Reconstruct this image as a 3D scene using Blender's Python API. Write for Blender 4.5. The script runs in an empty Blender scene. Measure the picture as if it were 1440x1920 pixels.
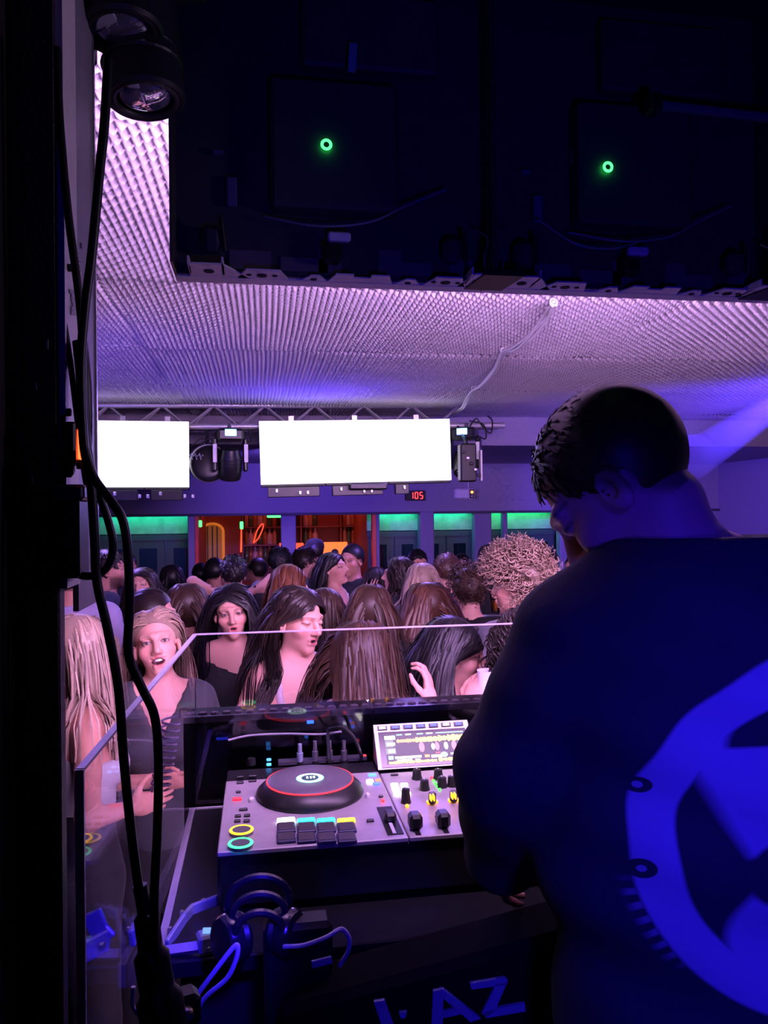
import bpy, math, random
import numpy as np
from mathutils import Vector, Matrix

random.seed(7)
RNG = np.random.default_rng(11)
SC = bpy.context.scene
COL = SC.collection

# ------------------------------------------------------------------ camera
CAM = np.array([0.0, 0.0, 2.05])            # eye 2.05 m above the dance floor
FPX = 1442.0                                # focal length in pixels of the 1440x1920 frame
YAW, PITCH, ROLL = math.radians(9.2), math.radians(0.2), math.radians(0.6)
_f = np.array([math.sin(YAW) * math.cos(PITCH), math.cos(YAW) * math.cos(PITCH), math.sin(PITCH)])
_r0 = np.array([math.cos(YAW), -math.sin(YAW), 0.0])
_u0 = np.cross(_r0, _f)
_r = _r0 * math.cos(ROLL) - _u0 * math.sin(ROLL)
_u = _u0 * math.cos(ROLL) + _r0 * math.sin(ROLL)
cam_data = bpy.data.cameras.new('camera')
cam_data.sensor_fit = 'HORIZONTAL'
cam_data.sensor_width = 36.0
cam_data.lens = 36.0 * FPX / 1440.0
cam_data.clip_start = 0.05
cam = bpy.data.objects.new('camera', cam_data)
COL.objects.link(cam)
cam.matrix_world = Matrix(((_r[0], _u[0], -_f[0], CAM[0]), (_r[1], _u[1], -_f[1], CAM[1]),
                           (_r[2], _u[2], -_f[2], CAM[2]), (0, 0, 0, 1)))
SC.camera = cam


def ray(x, y):
    return _f + (x - 720.0) / FPX * _r - (y - 960.0) / FPX * _u


def px(x, y, d):
    return CAM + d * ray(x, y)


def atY(x, y, Y):
    v = ray(x, y)
    return CAM + v * (Y / v[1])


def atZ(x, y, Z):
    v = ray(x, y)
    return CAM + v * ((Z - CAM[2]) / v[2])


# ------------------------------------------------------------------ world, lamps, exposure
SC.view_settings.view_transform = 'Standard'
SC.view_settings.look = 'None'
SC.view_settings.gamma = 1.0
SC.view_settings.use_curve_mapping = False
SC.view_settings.exposure = 0.0
# light-path depth: enough for bounced club light, quick to render
CY = SC.cycles
CY.max_bounces, CY.diffuse_bounces, CY.glossy_bounces = 5, 3, 3
CY.transmission_bounces, CY.volume_bounces, CY.transparent_max_bounces = 2, 0, 8
CY.caustics_reflective = CY.caustics_refractive = False
CY.use_adaptive_sampling = True
CY.adaptive_threshold = .04
world = bpy.data.worlds.new('night')
SC.world = world
world.use_nodes = True
world.node_tree.nodes['Background'].inputs[0].default_value = (0.02, 0.012, 0.12, 1)
world.node_tree.nodes['Background'].inputs[1].default_value = 0.05


def lamp(name, kind, loc, target, color, watts, size=0.1, spot=60, blend=0.4):
    L = bpy.data.lights.new(name, kind)
    L.color = color
    L.energy = watts
    if kind == 'SPOT':
        L.spot_size = math.radians(spot)
        L.spot_blend = blend
        L.shadow_soft_size = size
    elif kind == 'AREA':
        L.size = size
    else:
        L.shadow_soft_size = size
    o = bpy.data.objects.new(name, L)
    COL.objects.link(o)
    o.location = loc
    d = Vector(target) - Vector(loc)
    o.rotation_euler = d.to_track_quat('-Z', 'Y').to_euler()
    return o


LED_COL = (0.80, 0.43, 1.0)
LED_WALL_STRENGTH = 44.0      # LED wall over the booth, facing the crowd
LED_BOOTH_STRENGTH = 4.5     # LED wall on the booth front
SCREEN_STRENGTH = 1.5        # white screens on the truss
BLUE = (0.10, 0.04, 1.0)
# moving-head style blue washes (behind the camera, on the truss, in the ceiling corners), plus added fill lamps
lamp('wash_booth', 'SPOT', (0.15, -1.2, 2.75), (0.78, 1.0, 1.30), (0.02, 0.008, 1.0), 170, 0.15, 38, 0.9)
lamp('fill_table', 'SPOT', (0.06, 0.85, 1.72), (-0.19, 1.34, 1.31), (0.03, 0.01, 1.0), 34, 0.03, 44, 0.8)  # added low lamp, unseen, to turn the clear clamps blue
lamp('wash_ceiling_left', 'SPOT', (-1.75, 3.3, 1.75), (-1.4, 4.4, 2.95), BLUE, 60, 0.05, 110, 0.8)
lamp('wash_ceiling_right', 'SPOT', (4.6, 4.2, 2.0), (3.9, 5.3, 2.95), BLUE, 260, 0.05, 75, 0.7)
lamp('wash_back_wall', 'SPOT', (0.2, 7.0, 2.5), (1.1, 9.5, 2.25), (0.22, 0.10, 1.0), 200, 0.05, 110, 0.8)
lamp('wash_back_right', 'SPOT', (2.9, 7.0, 2.5), (5.6, 8.8, 2.3), (0.10, 0.03, 1.0), 330, 0.05, 110, 0.8)
lamp('fill_crowd', 'SPOT', (1.3, 5.9, 2.75), (0.6, 5.2, 1.2), (0.32, 0.16, 1.0), 90, 0.1, 140, 0.6)  # added violet fill, lifts the dark crowd in place of haze
lamp('fill_crowd_left', 'SPOT', (-1.3, 5.9, 2.75), (-1.0, 5.4, 1.2), (0.32, 0.16, 1.0), 90, 0.1, 140, 0.6)  # second added fill, for the crowd at the left
lamp('fill_far', 'SPOT', (0.3, 8.2, 2.62), (0.2, 8.0, 1.0), (0.28, 0.14, 1.0), 60, 0.1, 150, 0.6)  # added violet fill over the far end of the crowd
lamp('fill_led_back', 'SPOT', (0.2, -0.6, 1.5), (0.75, 1.26, 2.55), (0.03, 0.01, 1.0), 26, 0.1, 60, 0.8)  # added lamp to bring out the dark cabinet backs
lamp('fill_post', 'SPOT', (0.75, 0.75, 2.35), (-0.18, 0.88, 2.35), (0.62, 0.42, 0.80), 6.0, 0.05, 70, 0.9)  # added weak lamp to brighten the strips on the post
lamp('wash_ceiling_mid', 'SPOT', (0.4, 5.6, 2.25), (0.3, 5.2, 2.95), BLUE, 30, 0.05, 150, 0.8)

# ------------------------------------------------------------------ materials
MATS = {}


def mat(name, col=(.5, .5, .5), rough=.5, metal=0.0, spec=.5, emit=None, es=0.0, nscale=40.0, namt=0.15,
        bump=0.0, bscale=200.0, attr=False, coat=0.0, sheen=0.0):
    if name in MATS:
        return MATS[name]
    m = bpy.data.materials.new(name)
    m.use_nodes = True
    nt = m.node_tree
    b = nt.nodes['Principled BSDF']
    b.inputs['Roughness'].default_value = rough
    b.inputs['Metallic'].default_value = metal
    b.inputs['Specular IOR Level'].default_value = spec
    b.inputs['Coat Weight'].default_value = coat
    b.inputs['Sheen Weight'].default_value = sheen
    tc = nt.nodes.new('ShaderNodeTexCoord')
    nz = nt.nodes.new('ShaderNodeTexNoise')
    nz.inputs['Scale'].default_value = nscale
    nz.inputs['Detail'].default_value = 3
    nt.links.new(tc.outputs['Object'], nz.inputs['Vector'])
    rp = nt.nodes.new('ShaderNodeMapRange')
    rp.inputs['To Min'].default_value = 1.0 - namt
    rp.inputs['To Max'].default_value = 1.0 + namt
    nt.links.new(nz.outputs['Fac'], rp.inputs['Value'])
    mx = nt.nodes.new('ShaderNodeVectorMath')
    mx.operation = 'SCALE'
    nt.links.new(rp.outputs['Result'], mx.inputs['Scale'])
    if attr:
        a = nt.nodes.new('ShaderNodeAttribute')
        a.attribute_name = 'Col'
        nt.links.new(a.outputs['Color'], mx.inputs[0])
    else:
        mx.inputs[0].default_value = col[:3]
    nt.links.new(mx.outputs['Vector'], b.inputs['Base Color'])
    if bump:
        n2 = nt.nodes.new('ShaderNodeTexNoise')
        n2.inputs['Scale'].default_value = bscale
        nt.links.new(tc.outputs['Object'], n2.inputs['Vector'])
        bp = nt.nodes.new('ShaderNodeBump')
        bp.inputs['Strength'].default_value = bump
        bp.inputs['Distance'].default_value = 0.004
        nt.links.new(n2.outputs['Fac'], bp.inputs['Height'])
        nt.links.new(bp.outputs['Normal'], b.inputs['Normal'])
    if emit:
        b.inputs['Emission Color'].default_value = (*emit, 1)
        b.inputs['Emission Strength'].default_value = es
    MATS[name] = m
    return m


def pane_mat(name, tint=(.9, .9, .95), rough=.02, ior=1.45, gain=1.0):
    """clear sheet: see-through with Fresnel reflections"""
    m = bpy.data.materials.new(name)
    m.use_nodes = True
    nt = m.node_tree
    nt.nodes.remove(nt.nodes['Principled BSDF'])
    out = nt.nodes['Material Output']
    t = nt.nodes.new('ShaderNodeBsdfTransparent')
    t.inputs[0].default_value = (*tint, 1)
    g = nt.nodes.new('ShaderNodeBsdfGlossy')
    g.inputs['Roughness'].default_value = rough
    fr = nt.nodes.new('ShaderNodeFresnel')
    fr.inputs[0].default_value = ior
    ml = nt.nodes.new('ShaderNodeMath')
    ml.operation = 'MULTIPLY'
    ml.inputs[1].default_value = gain
    nt.links.new(fr.outputs[0], ml.inputs[0])
    mx = nt.nodes.new('ShaderNodeMixShader')
    nt.links.new(ml.outputs[0], mx.inputs[0])
    nt.links.new(t.outputs[0], mx.inputs[1])
    nt.links.new(g.outputs[0], mx.inputs[2])
    nt.links.new(mx.outputs[0], out.inputs['Surface'])
    MATS[name] = m
    return m


def glow(name, col, s, base=(.02, .02, .02)):
    return mat('glow_' + name, base, .4, emit=col, es=s, namt=.02)


BLACK = mat('black_paint', (.012, .012, .014), .45)
MATTE = mat('black_matte', (.008, .008, .010), .8)
RUBBER = mat('black_rubber', (.010, .010, .012), .42)
PLASTIC = mat('black_plastic', (.014, .014, .016), .35)
ALU = mat('aluminium', (.55, .54, .56), .35, .9)
GREYPLATE = mat('grey_faceplate', (.48, .43, .47), .40, .3)
ZINC = mat('zinc_plate', (.50, .47, .48), .5, .25)
WHITEP = mat('white_plastic', (.75, .74, .78), .4)
EDGELIT = mat('lit_acrylic_edge', (.50, .43, .66), .4)  # light piped to the clear edges, put into the colour as lavender
ACRYL = pane_mat('clear_acrylic', (.93, .93, .96), .01, 1.5, 1.6)
ACRYS = pane_mat('clear_acrylic_side', (.93, .93, .96), .02, 1.5, .25)
GLASS = pane_mat('window_glass', (.55, .6, .7), .05, 1.5, 1.0)


# ------------------------------------------------------------------ objects
def wmat(o):
    M = Matrix.Identity(4)
    while o is not None:
        M = Matrix.LocRotScale(o.location, o.rotation_euler, o.scale) @ M
        o = o.parent
    return M


def tag(o, label=None, cat=None, group=None, kind=None):
    if label:
        o['label'] = label
    if cat:
        o['category'] = cat
    if group:
        o['group'] = group
    if kind:
        o['kind'] = kind
    return o


def thing(name, label, cat, loc=(0, 0, 0), rz=0.0, group=None):
    o = bpy.data.objects.new(name, None)
    o.empty_display_size = .1
    COL.objects.link(o)
    o.location = tuple(float(v) for v in loc)
    o.rotation_euler = (0, 0, rz)
    return tag(o, label, cat, group)


def link_mesh(name, me, m, parent=None, smooth=False):
    o = bpy.data.objects.new(name, me)
    COL.objects.link(o)
    if m is not None and not me.materials:
        me.materials.append(m)
    if parent is not None:
        o.parent = parent
    if smooth:
        me.polygons.foreach_set('use_smooth', np.ones(len(me.polygons), dtype=bool))
    return o


def np_mesh(name, V, Q, col=None):
    """mesh from an (n,3) array and an (m,4) or (m,3) face array"""
    me = bpy.data.meshes.new(name)
    V = np.asarray(V, dtype=np.float32)
    Q = np.asarray(Q, dtype=np.int32)
    n = Q.shape[1]
    me.vertices.add(len(V))
    me.vertices.foreach_set('co', V.ravel())
    me.loops.add(Q.size)
    me.loops.foreach_set('vertex_index', Q.ravel())
    me.polygons.add(len(Q))
    me.polygons.foreach_set('loop_start', np.arange(0, Q.size, n, dtype=np.int32))
    me.polygons.foreach_set('loop_total', np.full(len(Q), n, dtype=np.int32))
    me.update(calc_edges=True)
    if col is not None:
        a = me.color_attributes.new('Col', 'FLOAT_COLOR', 'POINT')
        c = np.ones((len(V), 4), dtype=np.float32)
        c[:, :3] = col
        a.data.foreach_set('color', c.ravel())
    return me


class MB:
    """collects simple shapes into one mesh; coordinates in world or local space"""

    def __init__(self):
        self.v, self.f = [], []

    def add(self, verts, faces):
        b = len(self.v)
        self.v += [tuple(float(c) for c in p) for p in verts]
        self.f += [tuple(i + b for i in f) for f in faces]
        return self

    def box(self, c, s, R=None, bev=0.0):
        hx, hy, hz = s[0] / 2, s[1] / 2, s[2] / 2
        if bev > 0:
            b = min(bev, hx * .9, hy * .9, hz * .9)
            P = []
            for sz in (-1, 1):
                for lvl in ((hx - b, hy - b, hz), ) if False else ():
                    pass
            # chamfered box: three rectangles' corners
            for sx in (-1, 1):
                for sy in (-1, 1):
                    for sz in (-1, 1):
                        P.append((sx * hx, sy * (hy - b), sz * (hz - b)))
                        P.append((sx * (hx - b), sy * hy, sz * (hz - b)))
                        P.append((sx * (hx - b), sy * (hy - b), sz * hz))

            def i(sx, sy, sz, k):
                return ((sx > 0) * 4 + (sy > 0) * 2 + (sz > 0)) * 3 + k
            F = []
            for s_ in (-1, 1):
                F.append([i(s_, -1, -1, 0), i(s_, 1, -1, 0), i(s_, 1, 1, 0), i(s_, -1, 1, 0)][::s_])
                F.append([i(-1, s_, -1, 1), i(-1, s_, 1, 1), i(1, s_, 1, 1), i(1, s_, -1, 1)][::s_])
                F.append([i(-1, -1, s_, 2), i(1, -1, s_, 2), i(1, 1, s_, 2), i(-1, 1, s_, 2)][::s_])
            for a in (-1, 1):
                for c_ in (-1, 1):
                    F.append([i(a, c_, -1, 0), i(a, c_, -1, 1), i(a, c_, 1, 1), i(a, c_, 1, 0)][::a * c_])
                    F.append([i(a, -1, c_, 0), i(a, 1, c_, 0), i(a, 1, c_, 2), i(a, -1, c_, 2)][::a * c_])
                    F.append([i(-1, a, c_, 1), i(-1, a, c_, 2), i(1, a, c_, 2), i(1, a, c_, 1)][::a * c_])
            for sx in (-1, 1):
                for sy in (-1, 1):
                    for sz in (-1, 1):
                        F.append([i(sx, sy, sz, 0), i(sx, sy, sz, 1), i(sx, sy, sz, 2)][::sx * sy * sz])
        else:
            P = [(x, y, z) for x in (-hx, hx) for y in (-hy, hy) for z in (-hz, hz)]
            F = [(0, 1, 3, 2), (4, 6, 7, 5), (0, 4, 5, 1), (2, 3, 7, 6), (0, 2, 6, 4), (1, 5, 7, 3)]
        P = np.array(P)
        if R is not None:
            P = P @ np.array(R).T
        return self.add(P + np.array(c), F)

    def span(self, lo, hi, bev=0.0):
        lo, hi = np.minimum(lo, hi), np.maximum(lo, hi)
        return self.box((lo + hi) / 2, hi - lo, None, bev)

    def tube(self, pts, r, n=8, cap=True):
        pts = np.array(pts, dtype=float)
        rs = np.broadcast_to(np.array(r, dtype=float), (len(pts),))
        T = np.gradient(pts, axis=0)
        T /= np.linalg.norm(T, axis=1)[:, None] + 1e-12
        up = np.array([0, 0, 1.0]) if abs(T[0][2]) < .9 else np.array([1.0, 0, 0])
        V = []
        nrm = np.cross(T[0], up)
        nrm /= np.linalg.norm(nrm)
        for p, t, q in zip(pts, T, rs):
            nrm = nrm - t * np.dot(nrm, t)
            nrm /= np.linalg.norm(nrm) + 1e-12
            bn = np.cross(t, nrm)
            for k in range(n):
                a = 2 * math.pi * k / n
                V.append(p + q * (math.cos(a) * nrm + math.sin(a) * bn))
        F = []
        for i in range(len(pts) - 1):
            for k in range(n):
                k2 = (k + 1) % n
                F.append((i * n + k, i * n + k2, (i + 1) * n + k2, (i + 1) * n + k))
        if cap:
            F.append(tuple(range(n))[::-1])
            F.append(tuple((len(pts) - 1) * n + k for k in range(n)))
        return self.add(V, F)

    def cyl(self, a, b, r, r2=None, n=20):
        return self.tube([a, b], [r, r if r2 is None else r2], n)

    def lathe(self, prof, c=(0, 0, 0), R=None, n=28, close=True):
        V, F = [], []
        for r, z in prof:
            for k in range(n):
                a = 2 * math.pi * k / n
                V.append((r * math.cos(a), r * math.sin(a), z))
        for i in range(len(prof) - 1):
            for k in range(n):
                k2 = (k + 1) % n
                F.append((i * n + k, i * n + k2, (i + 1) * n + k2, (i + 1) * n + k))
        if close:
            F.append(tuple(range(n))[::-1])
            F.append(tuple((len(prof) - 1) * n + k for k in range(n)))
        V = np.array(V)
        if R is not None:
            V = V @ np.array(R).T
        return self.add(V + np.array(c), F)

    def torus(self, c, r, q, R=None, n=36, m=8, flat=1.0):
        V, F = [], []
        for i in range(n):
            a = 2 * math.pi * i / n
            for j in range(m):
                b = 2 * math.pi * j / m
                V.append(((r + q * math.cos(b)) * math.cos(a), (r + q * math.cos(b)) * math.sin(a), q * flat * math.sin(b)))
        for i in range(n):
            for j in range(m):
                i2, j2 = (i + 1) % n, (j + 1) % m
                F.append((i * m + j, i2 * m + j, i2 * m + j2, i * m + j2))
        V = np.array(V)
        if R is not None:
            V = V @ np.array(R).T
        return self.add(V + np.array(c), F)

    def prism(self, poly, O, ex, ey, t):
        """polygon (2-D) in plane O + u ex + v ey, thickened by vector t"""
        O, ex, ey, t = (np.array(q, dtype=float) for q in (O, ex, ey, t))
        A = [O + u * ex + v * ey for u, v in poly]
        n = len(A)
        V = A + [a + t for a in A]
        F = [tuple(range(n))[::-1], tuple(range(n, 2 * n))]
        for k in range(n):
            k2 = (k + 1) % n
            F.append((k, k2, n + k2, n + k))
        return self.add(V, F)

    def build(self, name, m, parent=None, smooth=False, world=True, kind=None):
        V = np.array(self.v)
        if parent is not None and world:
            Mi = np.array(wmat(parent).inverted())
            V = V @ Mi[:3, :3].T + Mi[:3, 3]
        me = bpy.data.meshes.new(name)
        me.from_pydata(V.tolist(), [], self.f)
        me.validate()
        o = link_mesh(name, me, m, parent, False)
        if smooth:
            me.shade_smooth()
            try:
                me.set_sharp_from_angle(angle=math.radians(40))
            except Exception:
                pass
        if kind:
            o['kind'] = kind
        return o


def solo(name, mb, m, label, cat, group=None, smooth=False):
    """a thing that is one mesh: origin at the base of its bounds"""
    V = np.array(mb.v)
    c = np.array([(V[:, 0].min() + V[:, 0].max()) / 2, (V[:, 1].min() + V[:, 1].max()) / 2, V[:, 2].min()])
    mb.v = [tuple(p) for p in V - c]
    o = mb.build(name, m, None, smooth)
    o.location = tuple(c)
    return tag(o, label, cat, group)


def struct(name, mb, m, smooth=False):
    o = mb.build(name, m, None, smooth)
    o['kind'] = 'structure'
    return o


def rotx(a):
    c, s = math.cos(a), math.sin(a)
    return np.array([[1, 0, 0], [0, c, -s], [0, s, c]])


def roty(a):
    c, s = math.cos(a), math.sin(a)
    return np.array([[c, 0, s], [0, 1, 0], [-s, 0, c]])


def rotz(a):
    c, s = math.cos(a), math.sin(a)
    return np.array([[c, -s, 0], [s, c, 0], [0, 0, 1]])


def align(z):
    """rotation taking +Z to direction z"""
    z = np.array(z, dtype=float)
    z /= np.linalg.norm(z)
    a = np.array([1.0, 0, 0]) if abs(z[0]) < .8 else np.array([0, 1.0, 0])
    x = np.cross(a, z)
    x /= np.linalg.norm(x)
    return np.stack([x, np.cross(z, x), z], axis=1)


def smooth_path(P, k=6):
    """Catmull-Rom through the points"""
    P = [np.array(p, dtype=float) for p in P]
    Q = [2 * P[0] - P[1]] + P + [2 * P[-1] - P[-2]]
    out = []
    for i in range(1, len(Q) - 2):
        for t in np.linspace(0, 1, k, endpoint=False):
            a, b, c, d = Q[i - 1], Q[i], Q[i + 1], Q[i + 2]
            out.append(.5 * (2 * b + (c - a) * t + (2 * a - 5 * b + 4 * c - d) * t ** 2 + (3 * b - a - 3 * c + d) * t ** 3))
    out.append(P[-1])
    return out

# ================================================================== THE ROOM
WALL = mat('wall_paint', (.30, .27, .36), .85, bump=.3, bscale=60)
DARKWALL = mat('dark_wall', (.02, .019, .024), .8, bump=.2)
FLOORM = mat('club_floor', (.03, .028, .03), .45)
FOAM = mat('foam', (.62, .58, .64), .95, nscale=6, namt=.10, bump=.25, bscale=500)
ZC = 2.95                # foam ceiling
YB = 9.5                 # back wall face
YF = 6.83                # where the foam ends

struct('floor', MB().span((-2.8, 2.25, -.1), (6.2, 12.6, 0)), FLOORM)
struct('floor_booth', MB().span((-.92, -1.8, .30), (3.2, 2.20, .43)), mat('stage_boards', (.015, .014, .016), .6))
struct('trim_1', MB().span((-.92, 2.20, 0), (3.2, 2.23, .43)), DARKWALL)
struct('wall_left', MB().span((-2.9, -1.9, -.1), (-2.75, 12.6, 3.1)), DARKWALL)
struct('wall_right', MB().span((6.1, -1.9, -.1), (6.25, 12.6, 3.1)), WALL)
struct('wall_rear', MB().span((-2.9, -2.0, -.1), (6.25, -1.9, 3.1)), DARKWALL)
struct('wall_bar', MB().span((-2.9, 12.5, -.1), (6.25, 12.62, 3.1)), DARKWALL)

ceil = struct('ceiling', MB().span((-2.9, -2.0, ZC + .03), (6.25, YF + .02, ZC + .15)), DARKWALL)
PER = .050


def foam_sheet(x0, x1, y0, y1, k):
    st = PER / (6 if y0 < 4 else 5)
    xs = np.linspace(x0, x1, int(round((x1 - x0) / st)) + 1)
    ys = np.linspace(y0, y1, int(round((y1 - y0) / st)) + 1)
    X, Y = np.meshgrid(xs, ys, indexing='ij')
    r = np.random.default_rng(100 + k)
    ph = r.uniform(0, 6.28, 6)
    W = .0
    wx = X + .004 * np.sin(3.1 * Y + ph[0]) + .003 * np.sin(5.3 * X + ph[1])
    wy = Y + .004 * np.sin(2.7 * X + ph[2])
    a = np.cos(2 * math.pi * wx / PER) * np.cos(2 * math.pi * wy / PER)
    Z = .021 * a
    Z += .006 * np.sin(2.2 * X + ph[3]) * np.sin(2.6 * Y + ph[4]) + r.uniform(-.004, .004)
    # sheet edges curl down a little where the seams show
    e = np.minimum(np.minimum(X - x0, x1 - X), np.minimum(Y - y0, y1 - Y))
    Z *= 1 - .75 * np.exp(-e / .010)
    Z -= (.004 + .004 * np.sin(9 * X + ph[5]) * np.sin(8 * Y)) * np.exp(-e / .010)
    V = np.stack([X, Y, ZC - .005 + Z], -1).reshape(-1, 3)
    ny = len(ys)
    I = (np.arange(len(xs) - 1)[:, None] * ny + np.arange(ny - 1)[None]).ravel()
    Q = np.stack([I, I + 1, I + ny + 1, I + ny], 1)
    me = np_mesh('foam_sheet', V, Q)
    link_mesh('foam_sheet', me, FOAM, ceil, True)


k = 0
for (y0, y1, cuts) in ((.95, 1.79, (-1.25, -.58, .35)), (1.79, 2.97, (-1.5, -.58, 1.79, 2.3)),
                       (2.97, 4.15, (-1.9, -.58, 1.79, 3.3)), (4.15, 5.33, (-2.3, -.58, 1.79, 4.15)),
                       (5.33, 6.51, (-2.7, -.58, 1.79, 4.15, 5.1)), (6.51, YF, (-2.7, -.58, 1.79, 4.15, 5.5))):
    for x0, x1 in zip(cuts[:-1], cuts[1:]):
        foam_sheet(x0, x1, y0, y1, k)
        k += 1

# bulkhead and lower smooth ceiling in front of the back wall
ZL = 2.69
struct('trim_2', MB().span((-2.75, YF, ZL), (6.1, YF + .08, ZC + .1)), WALL)
struct('ceiling_back', MB().span((-2.75, YF + .08, ZL), (6.1, 12.5, ZL + .08)), WALL)
struct('trim_3', MB().span((-2.75, YF - .03, ZL - .015), (6.1, YF + .1, ZL)), WALL)

# fascia over the openings, with pillars below
ZFA = 2.085
fas = struct('wall_back', MB().span((-2.75, YB, ZFA), (6.1, YB + .12, ZL)), WALL)
struct('trim_4', MB().span((-2.75, YB - .03, ZFA - .03), (6.1, YB + .13, ZFA)), mat('dark_trim', (.05, .045, .07), .6))


def bx(x, Y=YB):
    return atY(x, 1000, Y)[0]


PILLAR = mat('pillar_paint', (.24, .20, .34), .7, bump=.2)
REDLIT = mat('red_lit_edge', (.75, .05, .04), .4)  # red light on the column edges, put into the colour
n = 0
for (xa, xb, m, dy) in ((352, 366, PILLAR, 0), (527, 555, PILLAR, .0), (705, 712, PILLAR, 0), (787, 813, PILLAR, -.04),
                        (890, 922, PILLAR, 0), (945, 953, PILLAR, .02), (1050, 1500, WALL, 0), (60, 182, WALL, 0)):
    n += 1
    struct('wall_pier_%d' % n, MB().span((bx(xa), YB + dy, 0), (bx(xb), YB + .14, ZFA), .01), m)
struct('trim_5', MB().span((bx(366), YB - .01, 0), (bx(372), YB + .1, ZFA)), REDLIT)
struct('trim_6', MB().span((bx(698), YB - .01, 0), (bx(705), YB + .1, ZFA)), REDLIT)

# doors with lintel panels and green light strips
DOORP = mat('door_paint', (.06, .06, .11), .5)
LINT = mat('lintel_panel', (.40, .42, .42), .8, nscale=9, namt=.5, bump=.6, bscale=30)
GREENL = glow('green_strip', (.02, 1.0, .35), 14)
TEALL = glow('teal_strip', (.02, 1.0, .55), 12)
YD = YB + .42
n = 0
for (xa, xb, gl, leaves) in ((182, 352, TEALL, 3), (712, 787, TEALL, 2), (813, 890, TEALL, 2), (922, 1050, GREENL, 2)):
    n += 1
    a, b = bx(xa), bx(xb)
    h0 = 1.83
    ln = struct('lintel_%d' % n, MB().span((a - .1, YD, h0), (b + .1, YD + .06, ZFA + .3)), LINT)
    d = struct('door_%d' % n, MB().span((a - .1, YD, h0 - .07), (b + .1, YD + .07, h0 + .01)), DOORP)
    w = (b - a + .2) / leaves
    for i in range(leaves):
        p = a - .1 + w * i
        fr = MB()
        fr.span((p + .01, YD + .01, 0), (p + .10, YD + .05, h0 - .07))
        fr.span((p + w - .10, YD + .01, 0), (p + w - .01, YD + .05, h0 - .07))
        fr.span((p + .10, YD + .01, h0 - .17), (p + w - .10, YD + .05, h0 - .07))
        fr.span((p + .10, YD + .01, 0), (p + w - .10, YD + .05, .25))
        fr.span((p + .10, YD + .01, .95), (p + w - .10, YD + .05, 1.05))
        leaf = fr.build('door_leaf', DOORP, d)
        MB().span((p + .10, YD + .025, .25), (p + w - .10, YD + .035, h0 - .17)).build('pane', GLASS, leaf)
        MB().tube(smooth_path([(p + .06, YD + .01, .95), (p + .06, YD - .04, .97), (p + .06, YD - .04, 1.2), (p + .06, YD + .01, 1.22)], 3), .009).build('door_handle', ALU, leaf)
    st = thing('light_strip', ['teal light strip above the doors at the far left, beside the hanging cables',
                                  'short teal light strip directly right of the red-lit bar opening',
                                  'teal light strip between the two violet pillars, below the red clock display',
                                  'bright green light strip nearest the head of the man at the decks'][n - 1], 'light strip', ((a + b) / 2, YD - .1, ZFA - .012), 0, 'green strips over the doors')
    MB().span((a, YD - .16, ZFA - .012), (b, YD - .13, ZFA + .008)).build('tube', gl, st)
    MB().span((a, YD - .165, ZFA + .008), (b, YD, ZFA + .02)).build('channel', ALU, st)
    # the light the strip throws down the lintel
    q = lamp('strip_light', 'AREA', ((a + b) / 2, YD - .06, ZFA - .01), ((a + b) / 2, YD, ZFA - .12),
             (.02, 1, .5) if gl is TEALL else (.02, 1, .25), .45, .05)
    q.data.shape = 'RECTANGLE'
    q.data.size = b - a
    q.data.size_y = .03
# dim blue lobby behind the glass doors
lamp('lobby_light', 'POINT', (bx(770), 11.5, 2.3), (0, 0, 0), (.30, .35, 1.0), 13, .2)
lamp('lobby_light_left', 'POINT', (bx(260), 11.5, 2.3), (0, 0, 0), (.25, .30, 1.0), 13, .2)
struct('wall_lobby', MB().span((bx(712), 12.2, 0), (6.1, 12.3, ZL)), mat('lobby_wall', (.25, .28, .36), .8))
struct('wall_lobby_left', MB().span((-2.75, 12.2, 0), (bx(352, 12), 12.3, ZL)), MATS['lobby_wall'])

# ------------------------------------------------------------------ bar seen through the openings
YBAR = 11.6
BARW = mat('bar_wood', (.22, .07, .04), .5)
struct('wall_bar_back', MB().span((bx(345, YBAR), YBAR + .3, 0), (bx(725, YBAR), YBAR + .4, ZL)), mat('bar_wall', (.30, .09, .06), .7))
struct('wall_bar_left', MB().span((bx(352), YB + .5, 0), (bx(352) + .06, YBAR + .3, ZL)), MATS['bar_wall'])
struct('wall_bar_right', MB().span((bx(712) - .06, YB + .5, 0), (bx(712), YBAR + .3, ZL)), MATS['bar_wall'])
bar = thing('bar_counter', 'dark wooden bar counter glowing red behind the crowd', 'bar', (bx(620, YBAR), YBAR - .7, 0))
MB().span((bx(396, 10.9), 10.85, 0), (bx(679, 10.9), 10.95, 1.05)).build('front', BARW, bar)
MB().span((bx(395, 10.9), 10.78, 1.05), (bx(680, 10.9), 11.42, 1.10), .01).build('worktop', BARW, bar)
sh = thing('bottle_shelf', 'red-lit back-bar shelf unit full of bottles', 'shelf', (bx(560, YBAR), YBAR + .15, 0))
SHZ = (1.35, 1.62, 1.89)
for z in SHZ:
    MB().span((bx(455, YBAR), YBAR + .05, z - .02), (bx(700, YBAR), YBAR + .29, z)).build('shelf_board', BARW, sh)
for x in (455, 530, 565, 640, 700):
    MB().span((bx(x, YBAR) - .012, YBAR + .05, 0), (bx(x, YBAR) + .012, YBAR + .29, 2.15)).build('upright', BARW, sh)
BOT = [mat('bottle_glass_%d' % i, c, .15, spec=.8) for i, c in enumerate(((.30, .12, .03), (.05, .12, .04), (.45, .25, .10), (.5, .4, .35)))]
proto = []
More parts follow.
